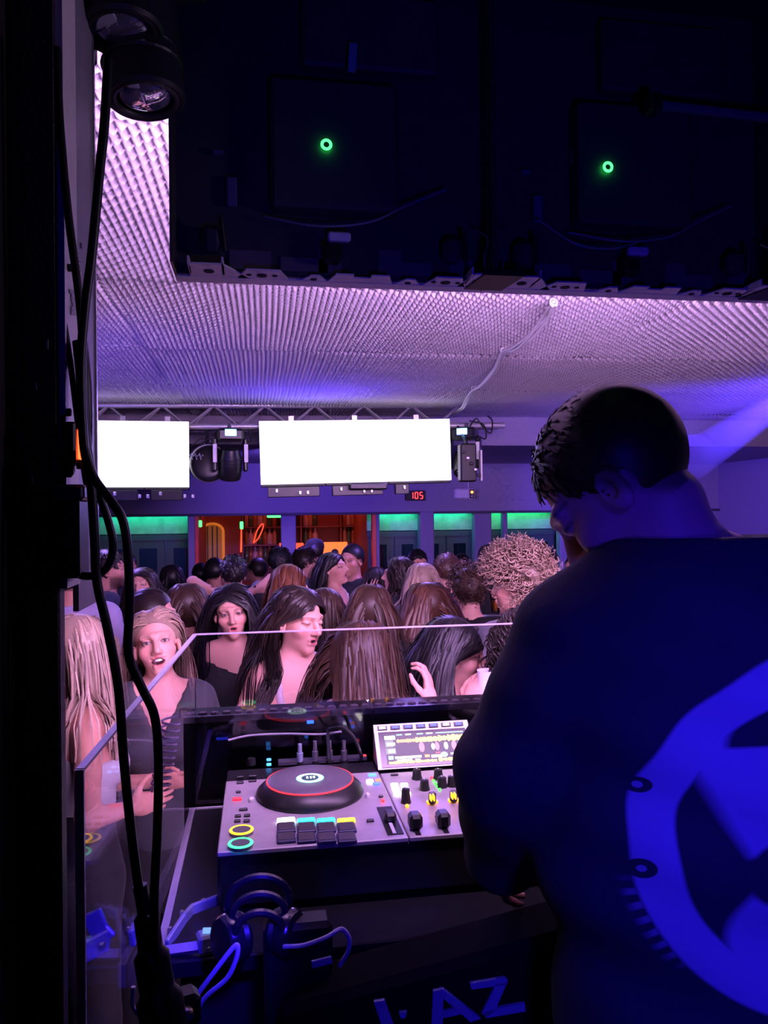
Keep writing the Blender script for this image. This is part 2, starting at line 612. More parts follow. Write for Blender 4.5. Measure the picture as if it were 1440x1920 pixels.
for i in range(4):
    h = (.27, .25, .29, .24)[i]
    r = (.037, .042, .035, .045)[i]
    m = MB().lathe([(r * .9, 0), (r, .01), (r, h * .55), (r * .75, h * .66), (r * .36, h * .75), (r * .34, h * .97), (r * .4, h)], n=12)
    me = bpy.data.meshes.new('bottle')
    me.from_pydata(m.v, [], m.f)
    me.shade_smooth()
    me.materials.append(BOT[i])
    proto.append(me)
bi = 0
for z, row in zip(SHZ, ('lowest', 'middle', 'top')):
    for x in (462, 470, 478, 488, 497, 506, 515, 574, 583, 592, 648, 656, 664, 672, 680, 690):
        o = link_mesh('bottle', proto[(bi * 3 + int(z * 10)) % 4], None)
        o.location = (bx(x, YBAR), YBAR + .14, z)
        bi += 1
        tag(o, 'bottle on the %s shelf of the red-lit back bar' % row, 'bottle', 'bottles on the %s bar shelf' % row)
lamp('bar_red', 'POINT', (bx(620, 11.2), 11.0, 2.45), (0, 0, 0), (1, .12, .10), 8, .15)
lamp('bar_red_left', 'POINT', (bx(440, 11.2), 11.0, 2.45), (0, 0, 0), (1, .15, .14), 6, .15)
# orange glowing panel with arch on the bar
ob = thing('light_box', 'large glowing orange light box on the bar behind the crowd', 'light box', (bx(627, 11.3), 11.3, 1.10))
pa, pb = atY(604, 1040, 11.3), atY(651, 1016, 11.3)
MB().span((pa[0], 11.29, pa[2]), (pb[0], 11.33, pb[2])).build('panel', glow('orange', (1, .15, .01), 1.7), ob)
MB().span((pa[0] - .02, 11.30, 1.10), (pb[0] + .02, 11.36, pa[2])).build('stand', BARW, ob)
MB().lathe([(.05, 0), (.055, .01), (.055, .012)], ((pa[0] + pb[0]) / 2, 11.285, pa[2] + .03), rotx(math.pi / 2)).build('arch', BLACK, ob)
for (xa, xb, ya, yb, lab) in ((553, 569, 1030, 1018, 'small glowing red light box on the bar beside the violet pillar'),
                              (524, 530, 1030, 1018, 'narrow red glowing light box just left of the violet pillar')):
    a, b = atY(xa, ya, 11.3), atY(xb, yb, 11.3)
    o = thing('light_box', lab, 'light box', ((a[0] + b[0]) / 2, 11.3, 1.1))
    MB().span((a[0], 11.29, a[2]), (b[0], 11.33, b[2])).build('panel', glow('red', (1, .06, .01), 2.0), o)
    MB().span((a[0], 11.30, 1.10), (b[0], 11.35, a[2])).build('stand', BARW, o)
# arched, warm-lit wall niche at the left of the bar
ni = thing('wall_niche', 'arched wall niche with warm orange light left of the bar', 'niche', (bx(398, 11.5), 11.85, 1.0))
c = atY(398, 1012, 11.8)
m = MB()
for i in range(13):
    t = math.pi * i / 12
    m.box((c[0] + .16 * math.cos(t), 11.84, c[2] + .12 + .12 * math.sin(t)), (.05, .05, .035), roty(-t + math.pi / 2))
m.span((c[0] - .18, 11.82, 1.30), (c[0] - .14, 11.87, c[2] + .12))
m.span((c[0] + .14, 11.82, 1.30), (c[0] + .18, 11.87, c[2] + .12))
m.build('niche_frame', glow('niche', (1, .25, .03), .45, (.3, .15, .05)), ni)
for dx in (-.07, 0, .07):
    MB().span((c[0] + dx - .008, 11.83, 1.30), (c[0] + dx + .008, 11.86, c[2] + .2)).build('bar_rod', BLACK, ni)
MB().span((c[0] - .14, 11.875, 1.30), (c[0] + .14, 11.885, c[2] + .22)).build('niche_back', glow('nicheback', (1, .30, .05), .12, (.3, .15, .05)), ni)
# tall red neon line and tilted red neon on the bar
solo('neon_tube', MB().tube([atY(452, 1035, 11.9), atY(453, 990, 11.9)], .012), glow('redneon', (1, .06, .02), 2.5), 'thin upright red neon tube between niche and bottles', 'neon')
solo('neon_loop', MB().tube(smooth_path([atY(475, 1018, 11.63), atY(482, 995, 11.63), atY(492, 982, 11.63), atY(493, 990, 11.63), atY(484, 1010, 11.63), atY(475, 1018, 11.63)], 4), .010),
     glow('redneon2', (1, .08, .04), 1.2), 'slanted oval red neon loop left of the violet pillar', 'neon')
# green emergency lights
for (x, y, w, h, lab) in ((514, 966, 26, 9, 'bright green emergency light hanging at the left bar opening'),
                          (375, 982, 7, 12, 'small green exit light near the red-lit door post'),
                          (453, 985, 6, 14, 'small green exit light above the thin red neon tube')):
    p = atY(x, y, YB + .2)
    s = 9.7 / FPX
    t = thing('exit_light', lab, 'exit light', (p[0], p[1], p[2] - h * s / 2), 0)
    MB().box(p, (w * s, .03, h * s), None, .008).build('lens', glow('exit', (.05, 1, .12), 4.0), t)
    MB().box(p + np.array([0, .04, .0]), (w * s * .8, .05, h * s * .8)).build('housing', BLACK, t)
    MB().tube([p + np.array([0, .05, 0]), (p[0], p[1] + .05, ZL)], .006).build('hanger', BLACK, t)

# red digit display and emergency unit on the fascia
p = atY(778, 929, YB - .03)
ck = thing('digital_display', 'black wall display with red glowing digits 105', 'display', (p[0], YB, p[2] - .07))
MB().box((p[0], YB - .02, p[2]), (.25, .04, .125), None, .006).build('case', BLACK, ck)
SEG = {'1': 'bc', '0': 'abcdef', '5': 'afgcd'}
RED7 = glow('seg', (1, .03, .03), 5)
sw, shh = .034, .040
for i, ch in enumerate('105'):
    cx = p[0] - .045 + i * .062
    for s_ in SEG[ch]:
        pos = {'a': (0, shh, 1), 'g': (0, 0, 1), 'd': (0, -shh, 1), 'b': (sw / 2, shh / 2, 0), 'c': (sw / 2, -shh / 2, 0),
               'f': (-sw / 2, shh / 2, 0), 'e': (-sw / 2, -shh / 2, 0)}[s_]
        size = (.030, .004, .009) if pos[2] else (.009, .004, .034)
        MB().box((cx + pos[0], YB - .042, p[2] + pos[1]), size).build('digit_segment', RED7, ck)
p = atY(871, 926, YB - .05)
em = thing('emergency_unit', 'white wall-mounted emergency lighting unit with a red lamp', 'emergency light', (p[0], YB, p[2] - .07))
MB().box((p[0], YB - .04, p[2]), (.26, .08, .13), None, .02).build('case', WHITEP, em)
MB().box((p[0] + .085, YB - .085, p[2]), (.055, .012, .11)).build('lamp_plate', BLACK, em)
MB().lathe([(.018, 0), (.018, .008), (.01, .016)], (p[0] + .085, YB - .09, p[2] + .02), rotx(math.pi / 2), 14).build('red_lamp', glow('emred', (1, .12, .03), 8), em)
MB().lathe([(.012, 0), (.012, .006)], (p[0] + .085, YB - .09, p[2] - .03), rotx(math.pi / 2), 14).build('test_button', WHITEP, em)
MB().tube([(p[0] + .06, YB - .02, p[2] + .06), (p[0] + .06, YB - .02, p[2] + .2)], .008).build('conduit', WHITEP, em)

# ================================================================== TRUSS, SCREENS, LIGHTS
YT = 6.15
tr = thing('lighting_truss', 'long silver lighting truss carrying both white screens', 'truss', (-.3, YT, 2.5))
zt = px(420, 803, 6.15)[2]
xa, xb = -2.6, atY(945, 792, YT)[0]
TUB = mat('truss_tube', (.6, .58, .62), .35, .6)
dz = .20
tilt = lambda x: zt + (x - atY(420, 803, YT)[0]) * .012
MB().tube([(xa, YT, tilt(xa)), (xb, YT, tilt(xb))], .024, 12).build('chord', TUB, tr, True)
MB().tube([(xa, YT + .19, tilt(xa) + .01), (xb, YT + .19, tilt(xb) + .01)], .024, 12).build('chord', TUB, tr, True)
MB().tube([(xa, YT + .10, tilt(xa) + .18), (xb - .25, YT + .10, tilt(xb - .25) + .18)], .024, 12).build('chord', TUB, tr, True)
x = xa + .05
s_ = 0
while x + .2 < xb - .2:
    for yy in (YT, YT + .19):
        a = (x, yy, tilt(x)) if s_ == 0 else (x, YT + .10, tilt(x) + .18)
        b = (x + .2, YT + .10, tilt(x) + .18) if s_ == 0 else (x + .2, yy, tilt(x))
        MB().tube([a, b], .010, 6).build('brace', TUB, tr)
    s_ = 1 - s_
    x += .2
for x in (-1.9, -.45, 1.0):
    MB().tube([(x, YT + .1, tilt(x) + .18), (x, YT + .1, ZC)], .008, 6).build('hanger_rod', ALU, tr)

SCRM = mat('screen_face', (.8, .8, .8), .5, emit=(1.0, .97, .99), es=SCREEN_STRENGTH, namt=.02)


def led_screen(x0, x1, ytop, ybot, modules, lab, roll=0.0):
    a, b = atY(x0, ytop, YT - .14), atY(x1, ytop, YT - .14)
    zb = atY(x0, ybot, YT - .14)[2]
    t = thing('led_screen', lab, 'screen', ((a[0] + b[0]) / 2, YT - .10, zb))
    t.rotation_euler = (0, roll, 0)
    W, Hh = b[0] - a[0], a[2] - zb
    for i in range(modules):
        p = -W / 2 + W * i / modules
        cab = MB().span((p + .001, -.01, -.02), (p + W / modules - .001, .06, Hh + .005), .004).build('cabinet', BLACK, t, world=False)
        MB().span((p, -.045, .0), (p + W / modules, -.012, Hh)).build('screen_face', SCRM, cab, world=False)
        short = roll < 0 and i == 2
        MB().span((p + .05, -.02, -.10), (p + (.16 if short else W / modules - .05), .05, -.022), .004).build('bottom_rail', PLASTIC, t, world=False)
        for q in ((.12,) if short else (.12, .3, .36)):
            MB().box((p + q, -.03, -.05 - .02 * (q > .2)), (.022, .02, .03), None, .004).build('lock_bolt', ALU, t, world=False)
        MB().span((p + W / modules * .5 - .02, .06, Hh - .12), (p + W / modules * .5 + .02, .12, Hh + .05)).build('hook', ALU, t, world=False)
    return t


led_screen(94, 353, 788, 914, 3, 'white glowing screen at the left, partly behind the cables', math.radians(.2))
led_screen(488, 845, 786, 905, 3, 'long white glowing screen in the middle of the truss', math.radians(-1.2))


def moving_head(x, y, d, lab, rz, tiltx):
    p = px(x, y, d)
    zt_ = tilt(p[0])
    t = thing('moving_head', lab, 'stage light', (p[0], YT - .08, zt_ - .52), rz)
    MB().box((0, 0, .44), (.20, .17, .10), None, .02).build('base', PLASTIC, t, world=False)
    MB().box((0, -.088, .455), (.085, .008, .05), None, .003).build('status_screen', glow('status', (.15, .45, 1.0), 7), t, world=False)
    MB().tube([(0, .05, .49), (0, .08, .53)], .02).build('clamp', ALU, t, world=False)
    for sx in (-1, 1):
        yk = MB().box((sx * .115, 0, .29), (.035, .09, .26), None, .012)
        yk = yk.build('yoke_arm', PLASTIC, t, world=False)
        MB().box((sx * .118, -.047, .30), (.03, .006, .14), None, .002).build('arm_highlight', WHITEP, yk, world=False)  # white plate puts the arm's highlight into the colour
    R = rotx(tiltx)
    MB().lathe([(.03, -.13), (.065, -.12), (.085, -.05), (.092, .03), (.085, .10), (.078, .12), (.060, .118)], (0, 0, .22), R, 24).build('head', PLASTIC, t, True, world=False)
    MB().lathe([(.062, .0), (.050, .014), (.03, .022), (.004, .026)], np.array((0, 0, .22)) + R @ np.array((0, 0, .112)), R, 24).build('lens', mat('lens_glass', (.05, .05, .08), .05, spec=1.0, coat=1), t, True, world=False)
    for k in range(4):
        MB().torus(np.array((0, 0, .22)) + R @ np.array((0, 0, -.05 + .025 * k)), .088, .004, R, 20, 6).build('cooling_fin', BLACK, t, world=False)
    MB().tube(smooth_path([(.06, .05, .46), (.16, .06, .40), (.14, .08, .52), (.02, .1, .56)], 5), .006).build('power_lead', RUBBER, t, True, world=False)
    return t


moving_head(432, 812, 6.05, 'black moving-head stage light between the two screens', .1, math.radians(200))
moving_head(884, 800, 6.05, 'black moving-head stage light right of the long screen', -.5, math.radians(150))

# big black round effect light with wires beside the first moving head
p = px(388, 868, 6.0)
t = thing('drum_light', 'large black drum-shaped effect light beside the left screen', 'stage light', (p[0], p[1], p[2] - .15))
R = align((.3, -1, -.15))
MB().lathe([(.05, -.12), (.13, -.10), (.15, 0), (.15, .06), (.135, .075), (.12, .06), (.10, .05), (.0, .05)], p, R, 28, False).build('drum', PLASTIC, t, True)
MB().torus(p + R @ np.array((0, 0, .06)), .142, .008, R).build('rim', ALU, t, True)
MB().tube([p + np.array((0, .1, .1)), (p[0], YT, tilt(p[0]))], .014).build('hanger', BLACK, t)
for q in range(3):
    MB().tube(smooth_path([p + np.array((-.12 + .06 * q, -.05, .12)), p + np.array((-.02 + .05 * q, -.1, .18)), p + np.array((.06, -.02, .1 + .06 * q)), (p[0] + .1, YT, tilt(p[0]) - .02)], 5), .005).build('cable', RUBBER, t, True)
m = MB()
for q in range(7):
    a = px(354 + q * 4, 856 - (q % 2) * 6, 5.82)
    b = px(357 + q * 4, 862 - ((q + 1) % 2) * 9, 5.82)
    m.tube([a, b], .004, 5)
m.build('tangled_wire', ALU, t)
# black lighting control boxes and brackets under the moving head at the right
p = px(885, 868, 6.05)
t = thing('bracket_box', 'black bracket box with loose wires under the right moving-head light', 'bracket', (p[0], p[1], p[2] - .17))
MB().box(p + np.array((-.04, 0, .0)), (.13, .10, .30), None, .012).build('body', PLASTIC, t)
MB().box(p + np.array((.07, .0, -.02)), (.014, .05, .24)).build('side_bar', WHITEP, t)
for q in range(5):
    MB().box(p + np.array((-.08 + .03 * q, -.055, .08 - .045 * q)), (.03, .02, .025), None, .005).build('connector', ALU if q % 2 else BLACK, t)
MB().tube([p + np.array((-.04, 0, .15)), (p[0] - .04, YT, tilt(p[0]))], .012).build('hanger', BLACK, t)
MB().tube(smooth_path([px(880, 800, 6), px(893, 785, 6), px(905, 800, 6), px(920, 812, 6), px(923, 790, 6), px(915, 780, 6.1)], 5), .006).build('cable', RUBBER, t, True)
MB().box(px(690, 912, 6.05), (.30, .08, .05), None, .01).build('cable_tray', PLASTIC, t)

# white cable bundle clipped under the foam
pts = [(1038, 566), (1022, 592), (995, 625), (965, 650), (944, 657), (930, 690), (905, 718), (888, 728), (876, 745), (866, 762), (846, 775)]
P = [atZ(x, y, ZC - .03 - (.02 if i in (2, 3, 6, 9) else 0)) for i, (x, y) in enumerate(pts)]
t = thing('ceiling_cable', 'white cable bundle sagging along the foam ceiling to the long screen', 'cable', P[0])
for k in range(4):
    off = np.array([[.012 * math.sin(k * 2 + i * .9), .0, -.010 * abs(math.sin(k * 1.3 + i * .7)) - .003 * k] for i in range(len(P))])
    MB().tube(smooth_path(np.array(P) + off, 5), .007, 6).build('strand', mat('cable_white', (.7, .66, .7), .5), t, True)
for i in (0, 4, 7):
    MB().torus(P[i], .014, .005, rotx(math.pi / 2), 14, 6).build('cable_clip', WHITEP, t, True)

# ================================================================== LED WALL OVER THE BOOTH (seen from behind)
YL1 = 1.262                                   # LED face
cl = atY(330, 526, YL1)
ZL0 = cl[2]
XL0 = cl[0]
TABM = mat('cabinet_flange', (.86, .80, .80), .5, .0)
LEDF = mat('led_face', (.3, .3, .3), .5, emit=LED_COL, es=LED_WALL_STRENGTH, namt=.02)
CABM = mat('cabinet_back', (.05, .05, .06), .5)
MODW = .5
struct('trim_8', MB().span((XL0, YL1 - .10, ZL0 + MODW - .012), (XL0 + 3.2, YL1 + .0, ZC + .04)), DARKWALL)
NAMES = ['leftmost LED wall cabinet over the booth, its left edge against the foam',
         'second LED wall cabinet over the booth, with the right green power ring',
         'third LED wall cabinet over the booth at the right frame edge',
         'fourth LED wall cabinet added unseen past the right frame edge for its light',
         'last LED wall cabinet added unseen at the far right end for its light']
for i in range(5):  # last two cabinets are unseen, added to light the right of the ceiling
    X0 = XL0 + MODW * i
    t = thing('led_cabinet', NAMES[i], 'LED cabinet', (X0 + MODW / 2, YL1 - .05, ZL0))
    L = lambda u, v, w: np.array((X0 + u, YL1 - v, ZL0 + w))
    top = min(MODW, ZC - ZL0 - .03)
    # LED face towards the crowd
    MB().span(L(.004, .002, .008), L(MODW - .004, .012, top - .002)).build('led_face', LEDF, t)
    MB().span(L(.004, .013, .0035), L(MODW - .004, .030, top)).build('back_plate', CABM, t)
    # side walls
    for u in (.0, MODW - .006):
        MB().span(L(u + .001, -.002, 0), L(u + .005, .095, top)).build('side_wall', CABM, t)
    # bottom flange: rail plus cut-out tabs with holes
    MB().span(L(.001, -.002, -.001), L(MODW - .001, .026, .003)).build('bottom_rail', TABM, t)
    tabs = [(.025, .085, .075, .055, 0), (.105, .165, .055, .012, 1), (.205, .228, .038, .006, 2), (.250, .335, .050, .012, 3),
            (.358, .381, .038, .006, 2), (.405, .455, .055, .012, 1), (.462, .497, .078, -.03, 0)]
    for (ua, ub, dep, sl, kd) in tabs:
        poly = [(ua - .008, .026), (ub + .008 + max(sl, 0) * .3, .026), (ub - .002, dep + .013), (ua + .006, dep + .013)]
        if kd == 0 and sl > 0:
            poly = [(ua, .026), (ub + .03, .026), (ub - .008, dep + .013), (ua + .002, dep + .013)]
        if kd == 3:
            m_ = (ua + ub) / 2
            poly = [(ua - .01, .026), (ub + .01, .026), (ub, .062), (m_ + .014, .062), (m_ + .014, .048), (m_ - .014, .048), (m_ - .014, .062), (ua, .062)]
        tb = MB().prism([(u, v) for u, v in poly], L(0, 0, 0), (1, 0, 0), (0, -1, 0), (0, 0, .0025)).build('flange_tab', TABM, t)
        if kd in (0, 1, 2):
            MB().lathe([(.008 if kd < 2 else .005, 0), (.008 if kd < 2 else .005, .001)], L((ua + ub) / 2, .013 + dep * .58, -.0015), None, 14).build('hole', MATTE, tb)
        if kd == 1:
            for s_ in (-1, 1):
                MB().lathe([(.004, 0), (.004, .001)], L((ua + ub) / 2 + s_ * .02, .013 + dep * .6, -.0015), None, 10).build('hole', MATTE, tb)
        if kd == 0:
            for u in (ua, ub - .01):
                MB().span(L(u, .04, 0), L(u + .003, .013 + dep, .012)).build('folded_lip', TABM, tb)
    # darker plate further in, behind the tabs
    m = MB()
    for (ua, ub, w) in ((.085, .15, .03), (.165, .24, .022), (.225, .262, .04), (.322, .36, .04), (.36, .41, .022), (.44, .48, .03)):
        MB().span(L(ua, .030, .012), L(ub, .034, .012 + w)).build('inner_bracket', mat('inner_bracket', (.16, .14, .16), .5, .2), t)
    (lambda *a: 0)('inner_bracket', mat('inner_bracket', (.16, .14, .16), .5, .2), t)
    # electronics
    MB().span(L(.15, .030, .10), L(.35, .075, .30), .006).build('power_box', CABM, t)
    MB().span(L(.20, .030, .33), L(.42, .06, .45), .005).build('receiver_card_box', CABM, t)
    gx, gz = (L(.26, 0, 0)[0], 0)
    tgt = atY(612, 271, YL1 - .08) if i == 0 else atY(1140, 313, YL1 - .08)
    if i >= 2:
        tgt = tgt + np.array((MODW * (i - 1), 0, 0))
    ring = MB().torus(tgt, .0068, .0022, rotx(math.pi / 2), 24, 8).build('power_ring', glow('greenring', (.04, 1, .12), 5), t, True)
    MB().lathe([(.0062, 0), (.0062, .006)], tgt + np.array((0, .006, 0)), rotx(math.pi / 2), 16).build('power_button', BLACK, t)
    hb = MB()
    for (u, w) in ((.06, .05), (.44, .05), (.06, .30), (.44, .30)):
        hb.box(L(u, .045, w), (.035, .03, .055), None, .008)
    for (u, w) in ((.06, .05), (.44, .05)):
        MB().box(L(u, .05, w), (.034, .035, .040), None, .010).build('corner_lock', mat('lock_plastic', (.03, .03, .06), .5), t)
        MB().tube([L(u + .02, .06, .03), L(u + .015, .07, .075)], .004).build('lock_lever', PLASTIC, t)
    MB().box(L(.245, .055, .035), (.03, .03, .03), None, .006).build('centre_latch', PLASTIC, t)
    MB().box(L(.255, .065, .058), (.036, .014, .014), None, .003).build('latch_handle', TABM, t)
    MB().box(L(.09, .04, .13), (.016, .01, .045), None, .002).build('label_strip', mat('label_blue', (.10, .10, .22), .5), t)
    MB().box(L(.07, .04, .19), (.016, .008, .006)).build('label_strip', MATS['label_blue'], t)
    MB().box(L(.16, .04, .22), (.022, .01, .03), rotz(.2), .002).build('label_strip', MATS['label_blue'], t)
    MB().tube(smooth_path([L(.14, .05, .09), L(.22, .075, .07), L(.30, .08, .078), L(.36, .07, .11), L(.43, .06, .145)], 6), .0018, 6).build('ribbon_cable', mat('grey_wire', (.25, .23, .27), .5), t, True)
    if i > 0:
        MB().tube(smooth_path([L(.08, .07, .10), L(.14, .08, .06), L(.20, .08, .055), L(.25, .07, .07)], 6), .0018, 6).build('ribbon_cable', MATS['grey_wire'], t, True)
    # clamp joining this cabinet to the next
    ck = MB()
    ck.prism([(-.032, .02), (.032, .02), (.045, .10), (-.02, .10)], L(MODW, 0, -.003), (1, 0, 0), (0, -1, 0), (0, 0, .010))
    ck.build('joining_clamp', BLACK, t)
    MB().tube([L(MODW, .06, 0), L(MODW + .004, .065, .11)], .012, 8).build('clamp_pillar', BLACK, t)
    for s_ in (-1, 1):
        MB().tube(smooth_path([L(MODW + s_ * .012, .08, .0), L(MODW + s_ * .016, .085, .03), L(MODW + s_ * .010, .085, .06), L(MODW + s_ * .03, .08, .075)], 4), .0016, 5).build('clamp_wire', ALU, t, True)
# small tape piece on the booth ceiling edge, dim tube at the right
p = atY(661, 108, YL1 - .09)
solo('tape_strip', MB().box(p, (.012, .002, .045), roty(math.radians(4))), mat('tape', (.25, .5, .45), .6), 'short strip of pale green tape on the LED wall back', 'tape')
a, b = atY(1225, 196, YL1 - .12), atY(1490, 226, YL1 - .12)
t = thing('pipe', 'thin dark pipe running along the top right of the LED wall back', 'pipe', (a + b) / 2)
MB().tube([a, b], .008, 10).build('pipe', mat('dark_pipe', (.12, .12, .16), .4), t, True)
MB().box(a, (.02, .03, .03), None, .004).build('pipe_clip', BLACK, t)

# ================================================================== DJ BOOTH
ZTAB, ZTOP = 1.31, 1.43
CO = atZ(407, 1598, ZTOP)                     # front-left corner of the controller
CD = .475
CW = 2 * (atZ(400 + 1060 / 2.88, 1300 + 775 / 2.88, ZTOP)[0] - CO[0]) + .245
XT0 = atZ(364, 1481, ZTAB)[0]                 # table's left edge
YT0, YT1 = atZ(360, 1800, ZTAB)[1], 2.0
tb = thing('dj_table', 'black booth table under the controller with a pale left edge', 'table', (.4, 1.6, .43))
MB().span((XT0 + .012, YT0, ZTAB - .03), (2.3, YT1, ZTAB), .003).build('tabletop', mat('table_laminate', (.014, .014, .017), .28, spec=.5), tb)
MB().span((XT0, YT0 - .003, ZTAB - .034), (XT0 + .014, YT1 + .004, ZTAB + .003)).build('edge_strip', mat('edge_strip', (.45, .42, .50), .4, .3), tb)
MB().span((XT0 + .014, YT1, ZTAB - .03), (2.3, YT1 + .008, ZTAB + .002)).build('edge_strip', MATS['edge_strip'], tb)
MB().span((XT0 + .05, YT0 + .06, .43), (2.2, YT0 + .075, ZTAB - .03)).build('front_panel', MATTE, tb)
for x in (XT0 + .06, 2.15):
    for y in (YT0 + .12, YT1 - .05):
        MB().span((x - .025, y - .025, .43), (x + .025, y + .025, ZTAB - .03)).build('leg', BLACK, tb)

# ---- booth front LED panels; their backs rise above the table behind the glass
ZLED = 1.525
for i in range(5):
    x0 = XT0 - .02 + .5 * i
    t = thing('booth_panel', ['leftmost black panel of the booth front, behind the acrylic corner',
                              'second black booth-front panel from the left, behind the turntable',
                              'third black booth-front panel, behind the controller screen',
                              'booth-front panel hidden behind the man at the decks', 'rightmost booth-front panel beyond the man at the decks'][i], 'LED cabinet',
              (x0 + .25, 2.12, .43))
    MB().span((x0 + .001, 2.06, .45), (x0 + .499, 2.17, ZLED), .004).build('cabinet', BLACK, t)
    MB().span((x0, 2.172, .05 + .42), (x0 + .5, 2.185, ZLED - .005)).build('led_face', mat('booth_led', (.3, .3, .3), .5, emit=LED_COL, es=LED_BOOTH_STRENGTH, namt=.02), t)
    MB().span((x0 + .002, 2.055, ZLED - .012), (x0 + .498, 2.07, ZLED + .004)).build('top_rail', mat('rail_grey', (.30, .28, .33), .4, .3), t)
    for k in range(16):
        MB().lathe([(.012, 0), (.0125, .004), (.010, .008), (.0, .009)], (x0 + .018 + .031 * k, 2.085, ZLED), None, 10, False).build('cap', mat('rail_cap', (.75, .62, .66), .6), t, True)
    MB().box((x0 + .10, 2.052, ZLED - .055), (.030, .006, .006), None, .001).build('blue_glow', glow('blueglow_dim', (.02, .04, 1), .35), t)  # added blue glows, standing mostly for reflections
    MB().box((x0 + .33, 2.052, ZLED - .024), (.018, .006, .008), None, .001).build('blue_glow', glow('blueglow', (.02, .10, 1), 4), t)

# ---- acrylic panes
zg = px(365, 1185, 2.02)[2]
gx = atY(365, 1185, 2.02)[0]
near = atZ(150, 1445, zg)
g = thing('acrylic_screen', 'clear acrylic splash screen around the front-left of the booth', 'screen', (gx, 2.02, ZTAB))
MB().span((gx, 2.018, ZTAB - .02), (2.3, 2.026, zg)).build('front_pane', ACRYL, g)
MB().span((gx - .001, 2.0165, zg), (2.3, 2.0275, zg + .003)).build('pane_edge', EDGELIT, g)
sv = np.array((near[0] - gx, near[1] - 2.02, 0))
ln = np.linalg.norm(sv)
sv /= ln
nv = np.array((-sv[1], sv[0], 0))
Rs = np.stack([sv, nv, (0, 0, 1)], 1)
c0 = np.array((gx, 2.02, 0)) + sv * ln / 2
zlow = .50
MB().box((c0[0], c0[1], (zg + zlow) / 2), (ln, .008, zg - zlow), Rs).build('side_pane', ACRYS, g)
MB().box((c0[0], c0[1], zg + .001), (ln, .010, .004), Rs).build('pane_edge', EDGELIT, g)
e = np.array((near[0], near[1], 0)) + sv * .002
MB().box((e[0], e[1], (zg + zlow) / 2), (.005, .0105, zg - zlow + .004), Rs).build('pane_edge', EDGELIT, g)
MB().box((gx, 2.022, (zg + ZTAB) / 2), (.0016, .0085, zg - ZTAB), None).build('corner_joint', ACRYL, g)

# ---- DJ controller
ct = thing('dj_controller', 'grey all-in-one controller with lit jog wheel and pads', 'controller', (CO[0] + CW / 2, CO[1] + CD / 2, ZTAB))


def cz(zx, zy, h=0.0):
    """a point of the controller's top, read off an enlarged view of it"""
    return atZ(400 + zx / 2.88, 1300 + zy / 2.88, ZTOP + h)


def cpart(name, mb, m, parent=ct, smooth=False):
    return mb.build(name, m, parent, smooth)


x0, y0 = CO[0], CO[1]
cpart('body', MB().span((x0, y0 + .004, ZTAB + .012), (x0 + CW, y0 + CD, ZTOP - .008), .006), PLASTIC)
for (u, v) in ((.05, .05), (CW - .05, .05), (.05, CD - .05), (CW - .05, CD - .05)):
    cpart('foot', MB().lathe([(.018, 0), (.02, .012)], (x0 + u, y0 + v, ZTAB + .001), None, 14), RUBBER)
xm = cz(1060, 775)[0]
xm2 = xm + .245
cpart('deck_plate', MB().span((x0, y0, ZTOP - .010), (xm - .002, y0 + .385, ZTOP), .002), GREYPLATE)
cpart('mixer_plate', MB().span((xm, y0, ZTOP - .010), (xm2, y0 + .37, ZTOP), .002), GREYPLATE)
cpart('deck_plate', MB().span((xm2 + .002, y0, ZTOP - .010), (x0 + CW, y0 + .385, ZTOP), .002), GREYPLATE)
cpart('rear_strip', MB().span((x0, y0 + .386, ZTOP - .014), (xm - .002, y0 + CD, ZTOP - .004), .002), PLASTIC)
cpart('rear_strip', MB().span((xm2 + .002, y0 + .386, ZTOP - .014), (x0 + CW, y0 + CD, ZTOP - .004), .002), PLASTIC)


def jog(c):
    c = np.array((c[0], c[1], ZTOP))
    j = cpart('jog_wheel', MB().lathe([(.118, 0), (.120, .004), (.117, .012), (.104, .024), (.097, .029), (.095, .030)], c, None, 48), PLASTIC, smooth=True)
    cpart('platter', MB().lathe([(.094, .028), (.094, .0325), (.092, .034), (.032, .034), (.031, .0335), (0.0, .0335)], c, None, 48, False), mat('platter', (.20, .17, .22), .35, .4), j, True)
    cpart('ring_light', MB().torus(c + np.array((0, 0, .031)), .0955, .0016, None, 64, 6), glow('jogred', (1, .03, .05), 2.2), j, True)
    cpart('display', MB().lathe([(.031, .0342), (.031, .0346)], c, None, 40), glow('jogdisp', (.35, .75, .80), 1.6, (.1, .1, .1)), j)
    cpart('display_ring', MB().torus(c + np.array((0, 0, .0348)), .024, .003, None, 40, 6, .2), glow('jogwhite', (.9, 1, .95), 4), j, True)
    cpart('display_disc', MB().lathe([(.019, .0348), (.019, .0352)], c, None, 32), mat('dispdark', (.03, .10, .10), .3), j)
    for (dx, w) in ((-.006, .004), (.002, .004), (.009, .004)):
        cpart('display_mark', MB().box(c + np.array((dx, .001, .0355)), (w, .012, .0004)), glow('jogwhite', (.9, 1, .95), 4), j)
    for k in range(3):
        a = 2.3 + k * 2.1
    cpart('marker', MB().box(cz(205, 575, .004), (.012, .012, .012), None, .003), WHITEP, j)
    cpart('marker', MB().box(cz(832, 552, .004), (.010, .012, .012), None, .003), WHITEP, j)
    return j


jc = cz(523, 540)
jog(jc)
j2 = (x0 + CW - (jc[0] - x0), jc[1])
jw = cpart('jog_wheel', MB().lathe([(.118, 0), (.120, .004), (.117, .012), (.104, .024), (.097, .029), (.0, .030)], (j2[0], j2[1], ZTOP), None, 48, False), PLASTIC, smooth=True)
